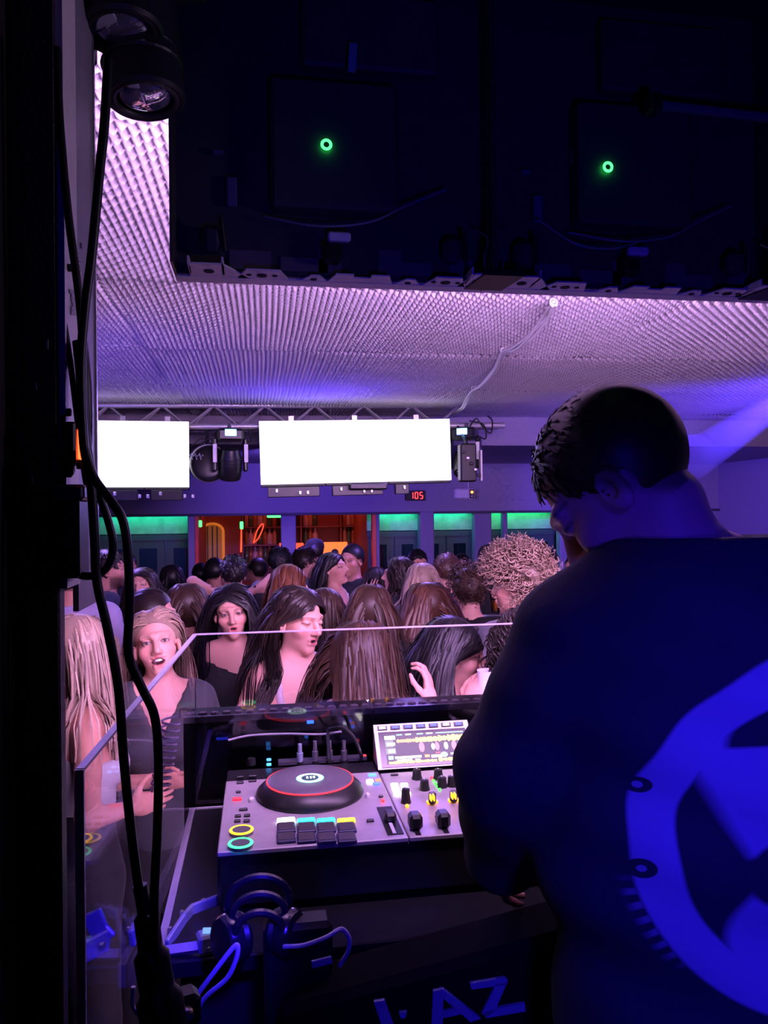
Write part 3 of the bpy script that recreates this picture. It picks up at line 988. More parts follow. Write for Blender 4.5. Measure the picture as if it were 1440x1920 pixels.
# pads
PADC = mat('pad_rubber', (.05, .04, .05), .5)
PADE = mat('pad_rim', (.03, .03, .10), .4)
for i, (xa, xb, gc) in enumerate(((345, 440, (.85, .9, 1.0)), (455, 548, (.02, .75, .85)), (563, 655, (.02, .75, .85)), (672, 765, (1.0, .62, .02)))):
    a, b = cz(xa + 2, 818)[0], cz(xb, 818)[0]
    for (ya, yb) in ((815, 768), (760, 712)):
        c = (np.array(cz(xa, ya)) + cz(xb, yb)) / 2
        d = abs(cz(xa, ya)[1] - cz(xa, yb)[1])
        pd = cpart('pad', MB().box((c[0], c[1], ZTOP + .003), (.036, d * .98, .008), None, .002), PADE)
        cpart('pad_face', MB().box((c[0], c[1], ZTOP + .0075), (.031, d * .82, .002), None, .0008), PADC, pd)
    c = (np.array(cz(xa, 705)) + cz(xb, 690)) / 2
    cpart('pad_light', MB().box((c[0], c[1], ZTOP + .004), (.036, .012 if i else .016, .008), None, .002), glow('pad%d' % i, gc, 6 if i == 0 else 3.0))
# play and cue
for (zx, zy, col, nm) in ((152, 745, (1, .50, .01), 'cue_button'), (147, 817, (.04, 1, .25), 'play_button')):
    c = cz(zx, zy, .004)
    bt = cpart(nm, MB().lathe([(.0235, -.004), (.0235, .002), (.021, .004), (0, .0035)], c, None, 28, False), mat('button_metal', (.22, .20, .2), .3, .5), smooth=True)
    cpart('button_ring', MB().torus(c + np.array((0, 0, .003)), .0205, .0032, None, 40, 8, .6), glow(nm, col, 3.2), bt, True)
# small keys
KEY = mat('key_black', (.015, .015, .02), .4)
for (zx, zy, w, h) in ((162, 628, .018, .007), (133, 663, .013, .008), (182, 660, .013, .008), (130, 690, .013, .008), (180, 690, .013, .008),
                       (135, 533, .011, .006), (145, 452, .016, .010), (212, 446, .020, .012), (145, 482, .016, .010), (212, 472, .018, .010),
                       (848, 688, .015, .008), (905, 557, .010, .006), (978, 440, .018, .006)):
    cpart('key', MB().box(cz(zx, zy, .002), (w, h, .006), None, .0015), KEY)
for (zx, zy, w, h, c, s) in ((128, 570, .020, .009, (1, .02, .05), 1.6), (858, 440, .020, .010, (.05, .15, 1), 5), (845, 474, .016, .012, (.8, .85, 1), 4),
                             (890, 468, .012, .007, (1, .25, .10), 2), (882, 487, .018, .008, (.04, .1, 1), 4), (915, 578, .008, .008, (1, .02, .02), 4),
                             (818, 338, .008, .008, (1, .02, .02), 4), (548, 402, .020, .006, (.05, .2, 1), 4), (300, 358, .012, .008, (.05, .25, 1), 3),
                             (300, 384, .012, .008, (.05, .35, 1), 3)):
    cpart('lit_key', MB().box(cz(zx, zy, .003), (w, h, .006), None, .0015), glow('k%d_%d' % (zx, zy), c, s))
# pitch slider
a, b = cz(925, 615), cz(982, 765)
c = ((a[0] + b[0]) / 2, (a[1] + b[1]) / 2)
cpart('pitch_slot', MB().span((c[0] - .016, b[1], ZTOP), (c[0] + .016, a[1], ZTOP + .0015)), mat('slot_black', (.005, .005, .006), .5))
cpart('slot_scale', MB().span((c[0] - .005, b[1] + .004, ZTOP + .0015), (c[0] + .002, a[1] - .03, ZTOP + .0022)), WHITEP)
cpart('pitch_fader', MB().box((c[0], cz(945, 690)[1], ZTOP + .010), (.024, .030, .020), None, .005), PLASTIC)
# mixer keys: six white lit keys, knobs, faders
for r in range(3):
    for q in range(2):
        cpart('lit_key', MB().box(cz(978 + q * 52 + r * 8, 493 + r * 24, .003), (.017, .009, .006), None, .0015), glow('white_key', (1, .9, .85), 4))


def knob(zx, zy, r=.011, h=.022, lit=None):
    c = cz(zx, zy)
    kb = cpart('knob', MB().lathe([(r * 1.15, 0), (r * 1.1, .004), (r, .006), (r * .86, h), (r * .5, h + .001), (0, h + .001)], c, None, 18, False), PLASTIC, smooth=True)
    cpart('knob_mark', MB().box(c + np.array((0, .004, h + .001)), (.002, .008, .001)), WHITEP, kb)
    if lit:
        cpart('knob_light', MB().torus(c + np.array((0, 0, .002)), r * 1.25, .002, None, 24, 6), lit, kb, True)


for (zx, zy) in ((1100, 462), (1140, 520), (1215, 462), (1235, 505), (1290, 500)):
    knob(zx, zy)
knob(1040, 590, .010, .030)
ORG = glow('orange_key', (1, .35, .01), 3.5)
for (zx, zy) in ((1182, 585), (1297, 575)):
    cpart('lit_key', MB().box(cz(zx, zy, .003), (.024, .010, .006), None, .002), ORG)
    fs = cpart('level_fader', MB().box(cz(zx, zy - 20, .014), (.016, .014, .026), None, .004), PLASTIC)
    for s_ in (-1, 1):
        cpart('fader_light', MB().box(cz(zx + s_ * 8, zy - 22, .0225), (.003, .015, .012), None, .001), ORG, fs)
cpart('lit_key', MB().box(cz(1047, 607, .003), (.008, .008, .006), None, .002), ORG)
for q in range(5):
    cpart('level_light', MB().box(cz(1178 + q * 11, 455 + q * 16, .002), (.006, .006, .005), None, .001), glow('lv%d' % (q < 1), (1, .03, .08) if q < 1 else (.06, 1, .05), 3))
for (zx, zy) in ((1090, 700), (1240, 690)):
    c = cz(zx, zy + 30)
    cpart('fader_slot', MB().box((c[0], c[1] + .01, ZTOP + .0008), (.010, .085, .0015)), MATS['slot_black'])
    cpart('channel_fader', MB().box((c[0], c[1], ZTOP + .016), (.026, .034, .030), None, .006), PLASTIC)
# raised touch screen over the mixer
A = cz(925, 412)                               # lower-left of the bezel on the plate
yb = y0 + CD
zt2 = ZTOP + .088
dirv = np.array((0, yb - A[1], zt2 - ZTOP))
dl = np.linalg.norm(dirv)
ey = dirv / dl
ex = np.array((1.0, 0, 0))
nz = np.cross(ex, ey)
O = np.array((xm, A[1], ZTOP))
SW = .245
hs = MB()
hs.prism([(0, 0), (yb - A[1], 0), (yb - A[1], zt2 - ZTOP)], O, (0, 1, 0), (0, 0, 1), (SW, 0, 0))
scr = cpart('screen_housing', hs, GREYPLATE)


def sp(u, v, h):
    return O + ex * u + ey * v + nz * h


def splate(name, u0, u1, v0, v1, h0, h1, m, parent=scr):
    return cpart(name, MB().prism([(u0, v0), (u1, v0), (u1, v1), (u0, v1)], sp(0, 0, h0), ex, ey, nz * (h1 - h0)), m, parent)


splate('bezel', .010, SW - .010, .004, dl - .022, 0, .0015, mat('bezel_black', (.01, .01, .012), .2))
v0, v1 = .012, dl - .028
disp = splate('display', .024, SW - .014, v0, v1, .0015, .002, glow('disp', (.10, .13, .17), .35))
vv = lambda f: v0 + (v1 - v0) * f
uu = lambda f: .024 + (SW - .038) * f
YEL, WHT, PNK, CYN, GRY, ORN, RDD = (glow('d' + n_, c_, s_) for n_, c_, s_ in (
    ('yel', (1, .72, .12), 2.6), ('wht', (.95, 1, 1), 2.6), ('pnk', (1, .22, .45), 2.0), ('cyn', (.35, .8, 1), 1.6), ('gry', (.45, .52, .50), .8), ('orn', (1, .45, .15), 1.6), ('red', (1, .12, .15), 1.6)))


def wave(u0, u1, v, amp, m, seed, n_=24):
    r = np.random.default_rng(seed)
    up, dn = [], []
    for i in range(n_ + 1):
        u = u0 + (u1 - u0) * i / n_
        a = amp * (.45 + .55 * r.random())
        up.append((u, v + a))
        dn.append((u, v - a))
    cpart('waveform', MB().prism(dn + up[::-1], sp(0, 0, .002), ex, ey, nz * .0004), m, disp)


for (u0, u1, f0, f1, m) in ((0, .13, .80, .93, WHT), (0, .10, .55, .77, GRY), (.02, .12, .60, .70, WHT), (.0, .12, .32, .52, GRY), (.03, .11, .36, .47, WHT),
                            (.02, .08, .14, .26, CYN), (.10, .42, .155, .23, WHT), (.12, .30, .075, .13, WHT), (.34, .40, .08, .12, WHT),
                            (.46, .52, .15, .24, ORN), (.54, .70, .13, .22, WHT), (.60, .66, .26, .31, RDD), (.78, .98, .20, .25, WHT), (.80, .98, .10, .13, GRY),
                            (.15, .22, .93, .97, CYN), (.26, .33, .93, .97, WHT), (.40, .48, .93, .97, CYN), (.52, .60, .93, .97, WHT), (.64, .98, .93, .965, CYN)):
    splate('screen_block', uu(u0), uu(u1), vv(f0), vv(f1), .002, .0024, m, disp)
wave(uu(.14), uu(.38), vv(.74), .006, ORN, 3)
wave(uu(.38), uu(.66), vv(.75), .0075, YEL, 4)
wave(uu(.66), uu(.99), vv(.76), .0095, YEL, 5)
wave(uu(.02), uu(.60), vv(.035), .004, YEL, 6, 30)
wave(uu(.62), uu(.99), vv(.05), .005, YEL, 7, 20)
for (f, w, m) in ((.44, .022, PNK), (.58, .014, WHT), (.63, .018, PNK), (.74, .016, WHT), (.84, .020, PNK), (.95, .012, WHT)):
    cc = sp(uu(f), vv(.50), .002)
    poly = [(w * .32 * math.cos(t), w * .62 * math.sin(t)) for t in np.linspace(0, 2 * math.pi, 12, endpoint=False)]
    cpart('waveform', MB().prism(poly, cc, ex, ey, nz * .0004), m, disp)
cpart('screen_block', MB().prism([(.009 * math.cos(t), .007 * math.sin(t)) for t in np.linspace(0, 2 * math.pi, 14, endpoint=False)], sp(uu(.70), vv(.21), .0024), ex, ey, nz * .0004), CYN, disp)
for i, m in enumerate((WHT, None, None, None, None, WHT, None)):
    cc = sp(.022 + i * .033, dl - .011, 0)
    kb = cpart('top_key', MB().prism([(-.012, -.005), (.012, -.005), (.012, .005), (-.012, .005)], cc, ex, ey, nz * .003), KEY, scr)
    cpart('key_light', MB().prism([(-.008, -.003), (.008, -.003), (.008, .003), (-.008, .003)], cc + nz * .003, ex, ey, nz * .001), m or glow('topblue', (.03, .08, 1), 2.5), kb)
# plugs and sockets behind the left deck
PLUG = mat('plug_metal', (.30, .28, .34), .3, .8)
for (zx, zy, h, m) in ((468, 380, .050, mat('usb_stick', (.25, .30, .42), .35)), (550, 375, .055, PLUG), (628, 372, .055, PLUG), (706, 372, .055, PLUG)):
    c = cz(zx, zy, -.004)
    pl = cpart('plug', MB().tube([c, c + np.array((0, 0, h * .55)), c + np.array((0, 0, h * .56)), c + np.array((0, 0, h))], [.008, .008, .0055, .005], 12), m)
    cpart('plug_collar', MB().lathe([(.0105, 0), (.0105, .006)], c, None, 14), BLACK, pl)
cpart('input_panel', MB().span(cz(350, 372, -.004), cz(830, 345, .004)), mat('input_panel', (.06, .055, .08), .4))
cpart('headphone_knob', MB().lathe([(.012, 0), (.010, .016), (0, .017)], cz(205, 385, -.004), None, 16, False), PLASTIC, smooth=True)
# cables behind the controller
A_ = [cz(628, 365, .045), px(615, 1375, 1.98), px(625, 1366, 1.97), px(645, 1366, 1.95), px(665, 1385, 1.93), px(676, 1412, 1.90), cz(800, 345, .0)]
solo('audio_cable', MB().tube(smooth_path(A_, 6), .0045, 8), RUBBER, 'black audio cable arching up behind the jog wheel', 'cable', smooth=True)
A_ = [px(428, 1388, 1.97), px(470, 1379, 1.985), px(540, 1376, 1.99), px(600, 1377, 1.985), px(640, 1372, 1.98)]
solo('grey_lead', MB().tube(smooth_path(A_, 6), .003, 8), mat('grey_lead', (.3, .28, .36), .4), 'thin grey lead lying behind the jog wheel against the booth panel', 'cable', smooth=True)
# coiled cable hanging inside the acrylic corner
P = [np.array((XT0 + .01, 2.10, ZLED + .012)), np.array((XT0 - .03, 2.11, ZLED + .014))]
for k in range(90):
    f = k / 89
    c = px(322 - 22 * f, 1345 + 135 * f, 2.16 - .05 * f)
    P.append(c + np.array((.026 * math.cos(k * .75), .02 * math.sin(k * .75), 0)))
solo('coiled_cable', MB().tube(P, .0035, 6), mat('violet_cable', (.20, .15, .30), .4), 'dark coiled cable hanging beyond the acrylic corner', 'cable', smooth=True)

# ---- headphones hung on the table's front edge
hp = thing('headphones', 'black headphones with ribbed band in front of the controller', 'headphones', px(485, 1725, 1.24))
hpm = mat('headphone_plastic', (.02, .018, .02), .22, coat=.5)
cc = px(485, 1690, 1.25)
for k, (rr, off) in enumerate(((.050, 0), (.043, -.016), (.036, -.032))):
    P = [cc + np.array((rr * math.cos(t), off * .8 - .01 * k, rr * .8 * math.sin(t) - k * .012)) for t in np.linspace(-.2, math.pi + .2, 20)]
    MB().tube(P, .0065, 8).build('headband', hpm, hp, True)
for s_ in (-1, 1):
    q = cc + np.array((s_ * .045, -.02, -.045))
    R = align((s_ * .8, -.5, .1))
    MB().lathe([(.0, -.012), (.030, -.012), (.038, -.004), (.038, .010), (.032, .018), (.0, .020)], q, R, 24, False).build('ear_cup', hpm, hp, True)
    MB().torus(q - R @ np.array((0, 0, .014)), .028, .010, R, 24, 8).build('ear_pad', RUBBER, hp, True)

# ---- clear acrylic clamp pieces standing at the table's front-left corner, and below the side pane
CLR = mat('blue_acrylic', (.30, .32, .40), .15, spec=.9)


def bracket(name, pts, w, t_, lab):
    o = thing(name, lab, 'bracket', np.mean(pts, axis=0) * np.array((1, 1, 1)))
    for a, b in zip(pts[:-1], pts[1:]):
        a, b = np.array(a), np.array(b)
        d = b - a
        L_ = np.linalg.norm(d)
        d /= L_
        n_ = np.cross(d, (0, 0, 1.0))
        n_ /= np.linalg.norm(n_)
        R = np.stack([d, n_, np.cross(d, n_)], 1)
        MB().box((a + b) / 2, (L_ + .004, t_, w), R, .002).build('plate', CLR, o)
        MB().lathe([(.006, 0), (.006, .006)], (a + b) / 2 - n_ * (t_ / 2 + .004), align(-n_), 10).build('bolt', ALU, o)
    return o


bracket('acrylic_clamp', [px(314, 1770, 1.33), px(345, 1722, 1.38), px(360, 1705, 1.42), px(412, 1686, 1.45)], .020, .008, 'clear clamp arm glowing blue on the table corner beside the headphones')
bracket('acrylic_clamp', [px(172, 1712, 1.15), px(186, 1745, 1.15), px(202, 1762, 1.15), px(150, 1790, 1.05)], .030, .008, 'bent blue-lit clamp at the foot of the side acrylic pane')
bracket('acrylic_clamp', [px(246, 1760, 1.22), px(262, 1732, 1.25)], .030, .010, 'short blue-lit clamp right behind the cable bundle')
pb_ = thing('pale_ruler', 'pale flat acrylic strip with blue ends on the table front edge', 'strip', px(360, 1790, 1.30))
a, b = px(312, 1802, 1.30), px(395, 1760, 1.30)
a[2], b[2] = ZTAB + .006, ZTAB + .016
MB().tube([a, b], .010, 4).build('strip', mat('pale_strip', (.5, .45, .5), .4), pb_)
MB().box((px(400, 1765, 1.31) * np.array((1, 1, 0))) + np.array((0, 0, ZTAB + .020)), (.055, .03, .03), rotz(.3), .004).build('end_block', CLR, pb_)
for k in range(3):
    MB().box((px(384 + k * 7, 1760 - k * 2, 1.31) * np.array((1, 1, 0))) + np.array((0, -.004, ZTAB + .037)), (.006, .016, .002)).build('status_light', glow('paleblue', (.2, .4, 1), 1.2), pb_)

# ---- black case with big letters under the table front, and the box beside it
cs = thing('equipment_case', 'black equipment case with large slanted white letters below the controller', 'case', (px(850, 1880, 1.18)[0], px(850, 1880, 1.18)[1], .43))
co_ = px(845, 1900, 1.17)
exx = (px(985, 1885, 1.17) - px(905, 1907, 1.17))
exx /= np.linalg.norm(exx)
eyy = np.cross(np.cross(exx, (0, 0, 1.0)), exx)
eyy /= np.linalg.norm(eyy)
nn = np.cross(exx, eyy)
Rc = np.stack([exx, nn, eyy], 1)
if np.linalg.det(Rc) < 0:
    Rc[:, 1] *= -1
nface = _f * -1.0
nface = nn if np.dot(nn, nface) > 0 else -nn
MB().box(co_ - nface * .06 - eyy * .28, (.52, .11, .70), Rc, .012).build('body', mat('case_cloth', (.005, .005, .007), .9, spec=.1), cs)
LET = mat('letter_print', (.42, .42, .45), .6)


def stroke(poly):
    """polygon read at the frame's scale, laid on the case face"""
    V = []
    for (x, y) in poly:
        v = ray(x, y)
        tt = np.dot(co_ + nface * .0 - CAM, nface) / np.dot(v, nface)
        V.append(CAM + v * tt)
    return V


face_shift = nface * (.0)


def letter(polys):
    m = MB()
    for poly in polys:
        V = stroke(poly)
        n_ = len(V)
        V2 = [v - nface * .004 for v in V]
        V = [v + nface * .002 for v in V]
        m.add(V + V2, [tuple(range(n_)), tuple(range(n_, 2 * n_))[::-1]] + [(i, n_ + i, n_ + (i + 1) % n_, (i + 1) % n_) for i in range(n_)])
    return m.build('letter', LET, cs)


letter([[(701, 1877), (721, 1874), (758, 1975), (735, 1982)]])
letter([[(748, 1898), (763, 1896), (760, 1907), (752, 1909)]])
letter([[(812, 1857), (832, 1853), (828, 1975), (806, 1980)], [(826, 1853), (835, 1856), (901, 1909), (882, 1915), (866, 1901), (828, 1868)],
        [(829, 1897), (853, 1890), (866, 1900), (829, 1908)]])
letter([[(881, 1843), (947, 1832), (952, 1838), (949, 1846), (932, 1846), (930, 1848), (884, 1854)], [(930, 1844), (950, 1842), (928, 1893), (912, 1906), (903, 1899)],
        [(906, 1897), (930, 1890), (984, 1880), (985, 1895), (911, 1908)]])
bxm = thing('speaker_box', 'tall black box with a pale label standing below the headphones', 'box', (px(575, 1900, 1.22)[0], px(575, 1900, 1.22)[1], .43))
q = px(572, 1840, 1.22)
zt_ = px(540, 1735, 1.22)[2]
MB().span((q[0] - .065, q[1] - .0, .43), (q[0] + .045, q[1] + .05, zt_), .008).build('body', PLASTIC, bxm)
MB().box(px(603, 1801, 1.215) + np.array((0, -.004, 0)), (.032, .004, .012), roty(-.15), .001).build('label_plate', mat('label_pale', (.4, .4, .45), .5), bxm)
P = [px(532, 1775, 1.2), px(570, 1772, 1.19), px(612, 1757, 1.19), px(640, 1742, 1.2), px(655, 1760, 1.2), px(652, 1785, 1.2), px(637, 1810, 1.21)]
solo('white_lead', MB().tube(smooth_path(P, 6), .0035, 8), mat('white_lead', (.5, .5, .55), .4), 'pale lead bending round the tall black box', 'cable', smooth=True)
P = [px(352, 1890, .98), px(372, 1862, .98), px(405, 1818, .98), px(438, 1776, .98), px(446, 1776, .98), px(442, 1800, .98), px(425, 1835, .98), px(385, 1870, .98), px(366, 1905, .98), px(358, 1960, .98)]
solo('white_lead', MB().tube(smooth_path(P, 6), .0032, 8), MATS['white_lead'], 'pale looped lead rising from the plugs at the bottom left', 'cable', smooth=True)
P = [px(250, 1850, .95), px(249, 1885, .95), px(262, 1905, .95), px(270, 1912, .95)]
solo('white_lead', MB().tube(smooth_path(P, 6), .0028, 8), MATS['white_lead'], 'short pale lead curling left of the thick cable bundle', 'cable', smooth=True)

# ---- low side panel of the booth, beyond the acrylic
struct('wall_booth_side', MB().span((-.90, .55, .43), (-.86, 2.20, 1.00)), MATTE)
struct('trim_7', MB().span((-.93, .55, 1.00), (-.83, 2.20, 1.03)), MATTE)

# ================================================================== LEFT POST, CABLES, LAMPS
YP = .80
xj = atY(110, 960, YP)[0]
xl = atY(44, 960, YP)[0]
WOODJ = mat('dark_jamb', (.045, .035, .05), .5, nscale=14, namt=.6, bump=.3)
jb = struct('door_1', MB().span((xl, YP, .43), (xj, YP + .022, ZC + .03), .002), WOODJ)
MB().span((xj - .05, YP + .022, 1.975), (xj - .003, YP + .16, ZC + .02)).build('channel', MATTE, jb)
MB().span((xj, YP + .006, 1.98), (xj + .006, YP + .062, ZC)).build('metal_strip', mat('strip_metal', (.85, .76, .80), .55, .0, nscale=25, namt=.2), jb)
MB().span((xj - .002, YP + .064, 1.95), (xj + .004, YP + .16, ZC)).build('metal_strip', mat('strip_dark', (.34, .32, .38), .5, .1), jb)
MB().span((xj + .0, YP + .156, 1.95), (xj + .006, YP + .162, ZC)).build('strip_lip', ALU, jb)
MB().span((xl - .012, YP + .004, .43), (xl, YP + .02, ZC + .03), .003).build('metal_edge', mat('edge_blue', (.06, .06, .12), .3, .4), jb)
SIDE = lambda x, y: (lambda v: CAM + v * ((xj + .007) / v[0]))(ray(x, y))
for (x, y) in ((129, 502), (127, 773)):
    MB().lathe([(.004, -.004), (.004, .003)], SIDE(x, y), roty(math.pi / 2), 10).build('screw', MATTE, jb)
for (x, y) in ((156, 461), (154, 513), (164, 532), (156, 548)):
    MB().lathe([(.004, -.004), (.003, .002)], SIDE(x, y) - np.array((.003, 0, 0)), roty(math.pi / 2), 10).build('screw', ALU, jb)
# faded print on the metal strips
for (x, y) in ((144, 470), (146, 479), (148, 486), (147, 495), (134, 547), (137, 555), (137, 563), (139, 571), (137, 579), (137, 587)):
    MB().box(SIDE(x, y), (.0015, .018, .004), rotx(math.radians(12))).build('printed_mark', mat('print_pale', (.42, .40, .45), .6), jb)
# chipped paint spots
for (x, y, h) in ((66, 725, .008), (50, 860, .05), (102, 870, .012), (85, 1070, .012), (88, 645, .01)):
    p = atY(x, y, YP - .001)
    MB().box(p, (.003, .0015, h), roty(random.uniform(-.3, .3)), .0004).build('paint_chip', mat('chip', (.35, .30, .36), .6), jb)
struct('wall_post', MB().span((-1.4, YP - .06, .43), (xl - .013, YP + .02, ZC + .03)), MATTE)

# switch with a red lamp
p = SIDE(121, 833)
sw_ = thing('rocker_switch', 'black switch with a glowing red edge on the post', 'switch', p + np.array((0, 0, -.02)))
MB().box(p + np.array((.006, 0, 0)), (.014, .026, .042), None, .002).build('switch_body', PLASTIC, sw_)
MB().box(p + np.array((.0145, .004, 0)), (.004, .016, .030), None, .0015).build('switch_lamp', glow('swred', (1, .08, .02), 5), sw_)
p = SIDE(117, 880)
solo('cable_clip', MB().lathe([(.008, -.002), (.008, .008), (.004, .011)], p, roty(math.pi / 2), 14), PLASTIC, 'small black clip below the red-lit switch', 'clip')
# dark power adapter box on the post
a, b = px(128, 1078, .80), px(168, 936, .80)
ad = thing('power_adapter', 'dark blue power adapter box fixed to the post under the switch', 'adapter', (a[0], a[1], a[2]))
MB().span((a[0], .79, a[2]), (b[0], .835, b[2]), .003).build('body', mat('adapter_body', (.02, .02, .04), .4), ad)
MB().span((a[0] - .004, .785, b[2] - .002), (b[0] + .006, .84, px(150, 912, .8)[2]), .003).build('lid', mat('adapter_lid', (.04, .04, .12), .4), ad)
MB().span((a[0] - .012, .80, a[2] - .01), (a[0] - .002, .83, b[2] + .01)).build('back_bracket', ZINC, ad)
MB().lathe([(.006, 0), (.006, .004)], px(121, 962, .79), rotx(math.pi / 2), 12).build('socket', WHITEP, ad)


def cable(pts, d, r, lab, m=RUBBER):
    P = smooth_path([px(x, y, d if np.isscalar(d) else d[i]) for i, (x, y) in enumerate(pts)], 7)
    return solo('hanging_cable', MB().tube(P, r, 10), m, lab, 'cable', smooth=True)


cable([(107, 90), (112, 220), (128, 400), (146, 540), (155, 640), (160, 760), (166, 850), (184, 920), (204, 980), (212, 1025), (200, 1065), (170, 1080), (140, 1074), (122, 1056)],
      .765, .0040, 'black cable looping round the power adapter on the post')
cable([(203, 110), (196, 230), (186, 330), (172, 480), (160, 575), (152, 690), (157, 830), (170, 900), (177, 1000), (182, 1090), (202, 1180), (222, 1290), (232, 1420), (245, 1550), (262, 1680), (276, 1780), (284, 1880)],
      .755, .0046, 'long black cable running from the lamps down to the thick bundle')
cable([(158, 840), (176, 895), (205, 935), (230, 975), (240, 1040), (243, 1130), (241, 1225), (264, 1285), (289, 1340), (297, 1420), (295, 1560), (289, 1680), (290, 1790)],
      .745, .0044, 'black cable bulging out beside the crowd, right of its twin')
cable([(108, 520), (114, 570), (132, 680), (146, 790), (156, 870), (166, 930)], .775, .0032, 'thin black cable along the inner post edge')
cable([(150, 640), (158, 720), (160, 800), (158, 880)], .77, .0075, 'thick black cable sleeve down the post beside the left screen')
bd = thing('cable_bundle', 'thick black taped cable bundle at the bottom left', 'cable', px(300, 1915, .75))
MB().tube(smooth_path([px(262, 1660, .76), px(274, 1720, .76), px(284, 1790, .755), px(298, 1870, .75), px(318, 1960, .75)], 6), [.007] * 6 + [.012] * 6 + [.017] * 6 + [.022] * 7, 14).build('sleeve', RUBBER, bd, True)
MB().box(px(345, 1890, .78), (.03, .03, .035), rotz(.3), .006).build('plug_body', PLASTIC, bd)
for (x, y) in ((326, 1873), (324, 1915), (352, 1905)):
    MB().lathe([(.007, 0), (.009, .006), (.006, .016)], px(x, y, .765), align((-.3, -.6, .5)), 14).build('plug_tip', mat('gold_tip', (.8, .7, .55), .25, .9), bd, True)
MB().tube([px(284, 1715, .748), px(287, 1735, .748)], .004, 8).build('cable_tie', mat('tie_blue', (.2, .2, .4), .3), bd)

# twin lamp heads on the post, lenses turned down to the booth
LENS = mat('lamp_lens', (.75, .72, .80), .03, spec=1.0, coat=1.0, metal=.85)
LENS.node_tree.nodes['Principled BSDF'].inputs['Base Color'].default_value = (.8, .8, .85, 1)
tl = thing('twin_lamp', 'black twin spotlight with two glossy lenses at the top left', 'stage light', px(230, 40, .95))
hub = mat('lamp_housing', (.014, .014, .020), .45)
for (x, y, d, r) in ((228, 50, .92, .036), (272, 176, .96, .036)):
    c = px(x, y, d)
    ax = np.array((.10, -.05, -1.0))
    ax /= np.linalg.norm(ax)
    R = align(ax)
    hd = MB().lathe([(.03, -.12), (.05, -.11), (r * 1.22, -.06), (r * 1.36, -.01), (r * 1.36, .006), (r * 1.25, .010), (r * 1.04, .006), (r * 1.0, -.004)], c, R, 36, False).build('lamp_head', hub, tl, True)
    MB().lathe([(r, -.004), (r * .9, .004), (r * .7, .009), (r * .4, .013), (.0005, .014)], c, R, 36, False).build('lens', LENS, hd, True)
    MB().torus(c + R @ np.array((0, 0, .006)), r * 1.06, .004, R, 36, 8).build('lens_rim', BLACK, hd, True)
    for k in range(4):
        MB().torus(c + R @ np.array((0, 0, -.035 - .018 * k)), r * 1.30 - .004 * k, .003, R, 28, 6).build('cooling_fin', BLACK, hd)
a = px(95, 60, .90)
MB().box(px(60, 45, .95), (.14, .08, .09), rotz(-.16), .012).build('mount_box', hub, tl)
MB().box(px(270, -75, 1.0), (.16, .10, .07), rotz(-.2), .012).build('mount_box', hub, tl)
MB().tube([px(270, -60, 1.03), px(305, 60, 1.05), px(318, 150, 1.06)], .022, 12).build('arm', hub, tl, True)

# ================================================================== PEOPLE: one continuous surface from blended shapes
def smin(a, b, k):
    h = np.clip(.5 + .5 * (b - a) / k, 0, 1)
    return b + (a - b) * h - k * h * (1 - h)


class Body:
    """a list of ellipsoids ('e') and tapered capsules ('c') blended into one distance field"""

    def __init__(self):
        self.p = []

    def ell(self, c, r, k=.03, R=None, sub=False):
        self.p.append(('e', np.array(c, float), np.array(r, float), R, k, sub))

    def cap(self, a, b, ra, rb, k=.03, sub=False):
        self.p.append(('c', np.array(a, float), np.array(b, float), (ra, rb), k, sub))

    def field(self, xs, ys, zs, grow=0.0):
        D = np.full((len(xs), len(ys), len(zs)), .5, dtype=np.float32)
        ax = (xs, ys, zs)
        for q in self.p:
            k = q[4]
            if q[0] == 'e':
                rm = q[2].max() if q[3] is not None else q[2]
                lo, hi = q[1] - rm, q[1] + rm
            else:
                rr = max(q[3])
                lo, hi = np.minimum(q[1], q[2]) - rr, np.maximum(q[1], q[2]) + rr
            mg = grow + k + .035
            sl = tuple(slice(np.searchsorted(ax[i], lo[i] - mg), np.searchsorted(ax[i], hi[i] + mg)) for i in range(3))
            X, Y, Z = xs[sl[0]][:, None, None], ys[sl[1]][None, :, None], zs[sl[2]][None, None, :]
            if X.size * Y.size * Z.size == 0:
                continue
            if q[0] == 'e':
                x, y, z = X - q[1][0], Y - q[1][1], Z - q[1][2]
                if q[3] is not None:
                    R = q[3]
                    x, y, z = (R[0, 0] * x + R[1, 0] * y + R[2, 0] * z, R[0, 1] * x + R[1, 1] * y + R[2, 1] * z, R[0, 2] * x + R[1, 2] * y + R[2, 2] * z)
                r = q[2]
                k0 = np.sqrt((x / r[0]) ** 2 + (y / r[1]) ** 2 + (z / r[2]) ** 2)
                k1 = np.sqrt((x / r[0] ** 2) ** 2 + (y / r[1] ** 2) ** 2 + (z / r[2] ** 2) ** 2) + 1e-9
                d = k0 * (k0 - 1) / k1
                d = np.where(k0 < .2, -min(r) * .8, d)
            else:
                a, b = q[1], q[2]
                ab = b - a
                L = float(ab @ ab) + 1e-12
                t = np.clip(((X - a[0]) * ab[0] + (Y - a[1]) * ab[1] + (Z - a[2]) * ab[2]) / L, 0, 1)
                d = np.sqrt((X - a[0] - t * ab[0]) ** 2 + (Y - a[1] - t * ab[1]) ** 2 + (Z - a[2] - t * ab[2]) ** 2) - (q[3][0] + (q[3][1] - q[3][0]) * t)
            if q[5]:
                D[sl] = -smin(-D[sl], d, k)
            else:
                D[sl] = smin(D[sl], d - grow, k)
        return D


